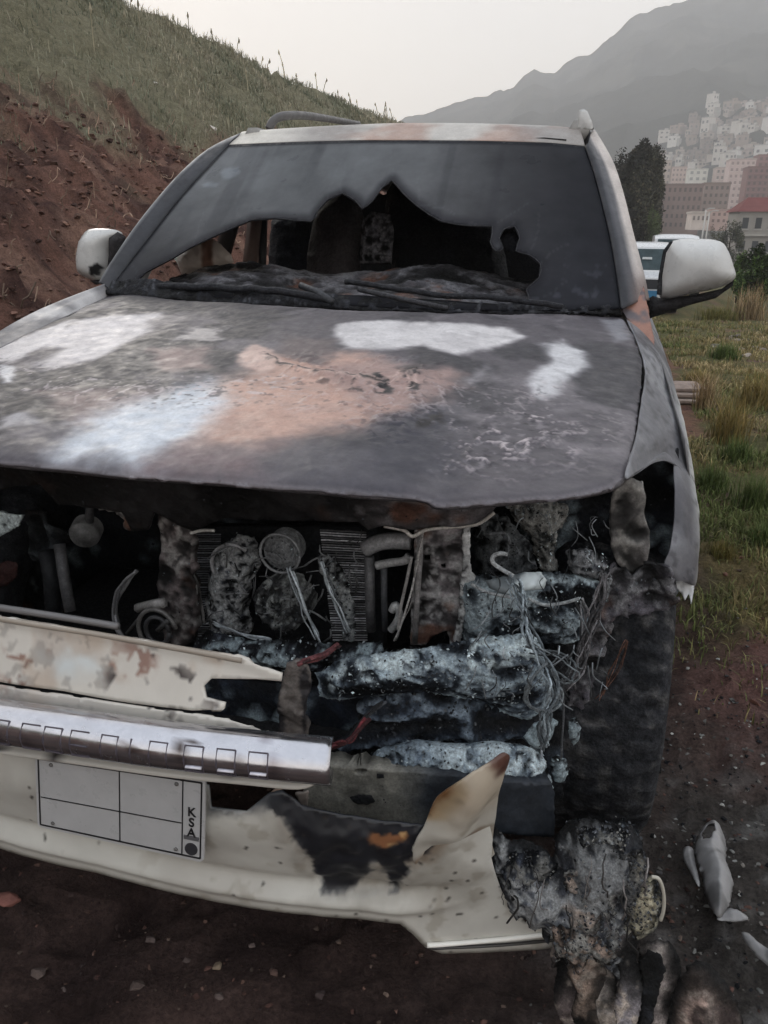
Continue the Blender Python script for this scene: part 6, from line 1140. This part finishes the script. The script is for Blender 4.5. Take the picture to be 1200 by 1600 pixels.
# ---------------------------------------------------------------- parked vans
WH = (200, 202, 204)
def van(px_u, Y, width, height, length, label, seed, plate_col=(44, 110, 150)):
    c = at(px_u, 440, Y=Y); x, y = c[0], c[1]; z = base_h(np.array([x]), np.array([y]))[0]; e = empty('parked_van', (x, y, z)); tag(e, label, 'van'); hw = width/2; H = height
    prof = [(.0, .35), (-.02, .75), (.05, 1.02), (.55, 1.16), (1.15, H-.12), (1.5, H-.02), (2.5, H), (length-.2, H-.04), (length, H-.3), (length, .35)]
    sec = []
    for s in np.linspace(-1, 1, 9): t = abs(s)**5; sec.append([(s*hw*(1-.10*sst(1.0, H, np.array([pz]))[0]), py+.08*t*(1 if py < length*.5 else -1), pz-.06*t*(pz > 1)) for py, pz in prof])
    m = MB(); S_ = np.array(sec); r, k = S_.shape[:2]; V = S_.reshape(-1, 3); F = [[i*k+j, i*k+j+1, (i+1)*k+j+1, (i+1)*k+j] for i in range(r-1) for j in range(k-1)]+[list(range(k)), [(r-1)*k+j for j in range(k-1, -1, -1)]]; m.add(V, F, WH); o = m.build('body', M['white'], None); o.parent = e
    def part(nm, pts, th, mat, col, n=(0, -1, 0)):
        P = np.array(pts, float); nn = np.array(n, float); nn /= np.linalg.norm(nn); k = len(P); V = np.vstack([P+nn*.012, P-nn*th]); mm = MB(); mm.add(V, [list(range(k)), list(range(2*k-1, k-1, -1))]+[[i, k+i, k+(i+1) % k, (i+1) % k] for i in range(k)], col); o = mm.build(nm, M[mat]); o.parent = e; return o
    wz = 1.2
    part('windscreen', [(-hw*.86, .60, 1.20), (hw*.86, .60, 1.20), (hw*.78, 1.10, H-.18), (-hw*.78, 1.10, H-.18)], .02, 'glass', (66, 78, 82), (0, -1, .75))
    part('sticker', [(-.14, .845, 1.47), (.14, .845, 1.47), (.13, .86, 1.53), (-.13, .86, 1.53)], .0, 'white', (190, 196, 198), (0, -1, .75)).location = (0, -.03, .02)
    part('grille', [(-hw*.62, -.02, .72), (hw*.62, -.02, .72), (hw*.62, .02, .98), (-hw*.62, .02, .98)], .02, 'char', (38, 40, 44)); part('number_plate', [(-.36, -.05, .46), (.36, -.05, .46), (.36, -.05, .68), (-.36, -.05, .68)], .02, 'plate', plate_col)
    part('lower_grille', [(-hw*.7, -.03, .36), (hw*.7, -.03, .36), (hw*.7, -.03, .44), (-hw*.7, -.03, .44)], .02, 'char', (30, 32, 34))
    for s in (-1, 1):
        part('headlight', [(s*hw*.64, .0, .74), (s*hw*.95, .09, .78), (s*hw*.95, .11, .98), (s*hw*.64, .04, .97)], .02, 'chrome', (170, 176, 180))
        mm = MB(); mm.box((s*(hw+.12), .75, 1.3), (.16, .08, .22), 0, (40, 42, 44)); o = mm.build('side_mirror', M['char'], None, bevel=.02); o.parent = e
        for yy in (.75, length-.8):
            mm = MB(); disc(mm, (0, 0, 0), .33, .2, (30, 30, 32), rings=((1, 0), (.95, .02), (.6, .02), (.58, .0), (.2, .02), (0, .02))); o = mm.build('wheel', M['tyre'], None); o.parent = e; o.location = (s*(hw-.0), yy, .33); o.rotation_euler = (0, 0, math.pi/2*s)
    e.rotation_euler = (0, 0, math.radians(-3)); return e
van(1008, 23, 1.75, 1.95, 4.7, 'white parked van with a blue front plate between the pillar and the mirror', 1)
van(1052, 31, 1.8, 2.35, 5.0, 'second white van parked behind, only its roof showing over the mirror', 2, (180, 180, 176))

# ---------------------------------------------------------------- the town
def house(u0, u1, v_top, v_base, Y, col, label, nwx, nfl, roof=None, name='apartment_block', cat='building', grp=None, depth=10, wcol=(50, 52, 56), ground=None, rz=0, stripes=None, slabs=False):
    a = at(u0, v_top, Y=Y); b = at(u1, v_top, Y=Y); c = at((u0+u1)/2, v_base, Y=Y); cx = (a[0]+b[0])/2; wd_ = b[0]-a[0]; zt = (a[2]+b[2])/2; zb = c[2]-1.5; e = empty(name, (cx, Y, c[2])); tag(e, label, cat, grp); h = zt-c[2]
    def ch(m, nm, mat, par=None, **k): o = m.build(nm, M[mat], None, **k); o.parent = par or e; return o
    m = MB(); m.box((0, depth/2, (h-1.5)/2), (wd_, depth, h+1.5), 0, col); wl_ = ch(m, 'wall', 'wall')
    if roof:
        m = MB(); rh = roof[1]; o_ = .5; x0, x1 = -wd_/2-o_, wd_/2+o_; V = [(x0, -o_, h+.02), (x1, -o_, h+.02), (x1, depth+o_, h+.02), (x0, depth+o_, h+.02), (x0+rh, depth*.5, h+rh), (x1-rh, depth*.5, h+rh)]; m.add(V, [[0, 1, 5, 4], [1, 2, 5], [2, 3, 4, 5], [3, 0, 4], [3, 2, 1, 0]], roof[0]); ch(m, 'roof', 'wall')
    else: m = MB(); m.box((0, depth/2, h+.25), (wd_+.3, depth+.3, .5), 0, np.array(col)*.9); ch(m, 'roof', 'wall')
    if slabs:
        for f_ in range(1, nfl): m = MB(); m.box((0, -.25, h*f_/nfl), (wd_*1.01, .55, .22), 0, np.array(col)*1.12); ch(m, 'floor_band', 'wall')
    ww = wd_/nwx; fh = h/nfl
    for i in range(nwx):
        for j in range(nfl):
            m = MB(); m.box((-wd_/2+ww*(i+.5), .0, fh*(j+.52)), (ww*.46, .16, fh*.46), 0, wcol); w_ = ch(m, 'window', 'wall')  # far blocks pass a pale wcol: haze painted into the panes
            if stripes: 
                m = MB(); m.box((-wd_/2+ww*(i+.5), -.12, fh*(j+.24)), (ww*.6, .2, .12), 0, stripes); o = m.build('sill', M['wall'], None); o.parent = w_
    return e
house(1157, 1262, 331, 404, 130, (146, 142, 136), 'grey two storey house with a hipped red roof at the right edge', 5, 2, ((104, 52, 50), 2.1), 'red_roof_house', 'house', slabs=True, stripes=(170, 168, 162))
house(1142, 1182, 250, 330, 330, (196, 176, 170), 'tall pale pink tower block with white vertical bands', 5, 8, stripes=(214, 202, 196), wcol=(150, 128, 124), name='tower_block', cat='tower block')
house(1170, 1230, 262, 330, 300, (122, 84, 80), 'brick red tower block rising right of the pale pink tower', 7, 7, wcol=(80, 50, 50), name='tower_block', cat='tower block', slabs=True)
house(1186, 1240, 243, 300, 345, (132, 88, 84), 'higher brick red tower behind the first red tower', 6, 6, wcol=(90, 56, 54), name='tower_block', cat='tower block', slabs=True)
house(1036, 1100, 290, 358, 225, (128, 108, 102), 'long unplastered brown block in the middle of the town', 8, 5, wcol=(84, 72, 70))
house(1101, 1142, 288, 345, 240, (140, 122, 114), 'brown grey block joining the long brown one on its right', 5, 5, wcol=(92, 82, 80))
house(1022, 1037, 300, 352, 215, (120, 98, 92), 'narrow brown house at the left end of the long brown block', 2, 4, wcol=(84, 72, 70))
house(1026, 1050, 252, 290, 400, (176, 160, 148), 'beige block with a flat roof left above the long brown block', 4, 4, wcol=(110, 100, 96))
house(1051, 1074, 262, 292, 395, (190, 168, 158), 'pinkish beige block beside the beige flat roofed block', 4, 4, wcol=(130, 110, 104))
house(1077, 1107, 265, 294, 380, (210, 208, 198), 'clean white block above the middle of the brown block', 3, 3, wcol=(150, 150, 146))
house(1120, 1141, 263, 292, 370, (190, 172, 164), 'cream block just left of the pale pink tower', 3, 3, wcol=(120, 110, 106), stripes=(220, 216, 210))
house(1082, 1110, 334, 348, 190, (200, 188, 180), 'low white house in front of the brown blocks', 4, 1, wcol=(120, 110, 106), name='house', cat='house')
house(1112, 1146, 330, 350, 200, (184, 158, 150), 'low pinkish house between the poles and the red roof', 4, 2, wcol=(120, 100, 96), name='house', cat='house')
house(988, 1004, 340, 362, 120, (170, 172, 164), 'small pale shed beyond the white vans', 2, 1, wcol=(110, 112, 108), name='house', cat='house')
# hillside houses: each its own object
rg = np.random.RandomState(12); kinds = []
mb_ = MB()
def far_house(kind):
    m = MB(); w_, d_, h_ = kind[0]; m.box((0, 0, h_/2-3), (w_, d_, h_+6), 0, kind[1]); m.box((0, 0, h_+.2), (w_+.4, d_+.4, .4), 0, np.array(kind[1])*.85); m.box((w_*.2, d_*.1, h_+1.1), (w_*.35, d_*.35, 1.5), 0, np.array(kind[1])*.92); m.box((-w_*.3, 0, h_+.9), (.9, .9, 1.1), 0, (80, 80, 82)); m.box((w_*.5+.9, 0, h_*.3-2), (1.9, d_*.8, h_*.6+4), 0, np.array(kind[1])*.8)
    nx, nf = max(2, int(w_/3.2)), max(1, int(h_/3))
    for i in range(nx):
        for j in range(nf): m.box((-w_/2+w_*(i+.5)/nx, -d_/2, h_*(j+.5)/nf), (1.2, .2, 1.3), 0, (96, 92, 90))  # panes kept close to the wall tone, haze put into the colour
    return np.vstack(m.V), m.F, np.vstack(m.C)
pal = [(196, 190, 182), (170, 158, 148), (150, 134, 124), (206, 202, 196), (132, 118, 110), (176, 160, 152)]
adj = ['pale', 'beige', 'tan', 'white', 'brown', 'pinkish']; meshes = []
for i in range(12):
    w_, d_, h_ = rg.uniform(3.6, 7.5), rg.uniform(4, 7), rg.choice([2.6, 3.6, 5.2, 7.5]); V, F, C_ = far_house(((w_, d_, h_), pal[i % 6])); meshes.append((V, F, C_))
spots = []
for i in range(2200):
    u = rg.uniform(1030, 1205); v = rg.uniform(165, 262)
    pr = sst(1010+max(0, 235-v)*1.1, 1090+max(0, 235-v)*.7, np.array([u]))[0]
    if rg.rand() > pr*(.35 if v < 200 else 1): continue
    p = mountain_at(u, v)
    if p is None or any(np.hypot(*(p[:2]-q[:2])) < 7.5 for q in spots): continue
    spots.append(p)
    if len(spots) >= 150: break
cache = {}; HS = []
for i, p in enumerate(spots):
    k = rg.randint(12); V, F, C_ = meshes[k]
    if k not in cache: o = mesh('hillside_house', V, F, M['wall'], None, C_, False); cache[k] = o
    else: o = cache[k].copy(); sc.collection.objects.link(o)
    o.location = p+np.array([0, 0, 0]); o.rotation_euler = (0, 0, rg.uniform(-.9, .9)); o.scale = (rg.uniform(.8, 1.3), 1, rg.uniform(.7, 1.25)); HS.append((o, k % 6, p))
ORD = ['leftmost', 'second', 'third', 'fourth', 'fifth', 'sixth', 'seventh', 'eighth', 'ninth', 'tenth', 'eleventh', 'twelfth', 'thirteenth', 'fourteenth', 'fifteenth', 'sixteenth', 'seventeenth', 'eighteenth', 'nineteenth', 'twentieth']
ROW = ['in the highest band', 'in the second band down', 'in the middle band', 'in the fourth band down', 'in the lowest band']
el_ = [(p[2]-CAM[2])/np.hypot(p[0]-CAM[0], p[1]-CAM[1]) for _, _, p in HS]; q_ = np.argsort(np.argsort(-np.array(el_)))*5//len(HS); grp_ = {}
for (o, k, p), b_ in zip(HS, q_): grp_.setdefault((k, int(b_)), []).append(((p[0]-CAM[0])/(p[1]-CAM[1]), o))
for (k, b_), L_ in grp_.items():
    L_.sort(key=lambda t: t[0])
    for i, (_, o) in enumerate(L_):
        w_ = ('only' if len(L_) == 1 else ORD[i] if i == 0 else ORD[i]+' from left')
        tag(o, f'{w_} {adj[k]} flat roofed house {ROW[b_]} of the far slope', 'house', 'houses scattered on the far slope')
for u, v, h, l in ((1096, 378, 50, 'white lamp post left of its two neighbours among the low houses'), (1102, 378, 46, 'middle thin white lamp post by the low houses'), (1010, 372, 26, 'short pale post beyond the parked vans')):
    b = at(u, v, Y=85); b[2] = base_h(np.array([b[0]]), np.array([85.]))[0]; t_ = at(u, v-h, Y=85); e = empty('lamp_post', tuple(b)); tag(e, l, 'lamp post'); hh = t_[2]-b[2]
    m = MB(); m.tube([(0, 0, 0), (0, 0, hh)], [.11, .06], 6, (190, 188, 184)); o = m.build('post', M['wall'], None, True); o.parent = e; m = MB(); m.tube([(0, 0, hh), (.3, 0, hh+.15), (.8, 0, hh+.15)], .05, 6, (180, 180, 178)); o = m.build('lamp_arm', M['wall'], None, True); o.parent = e
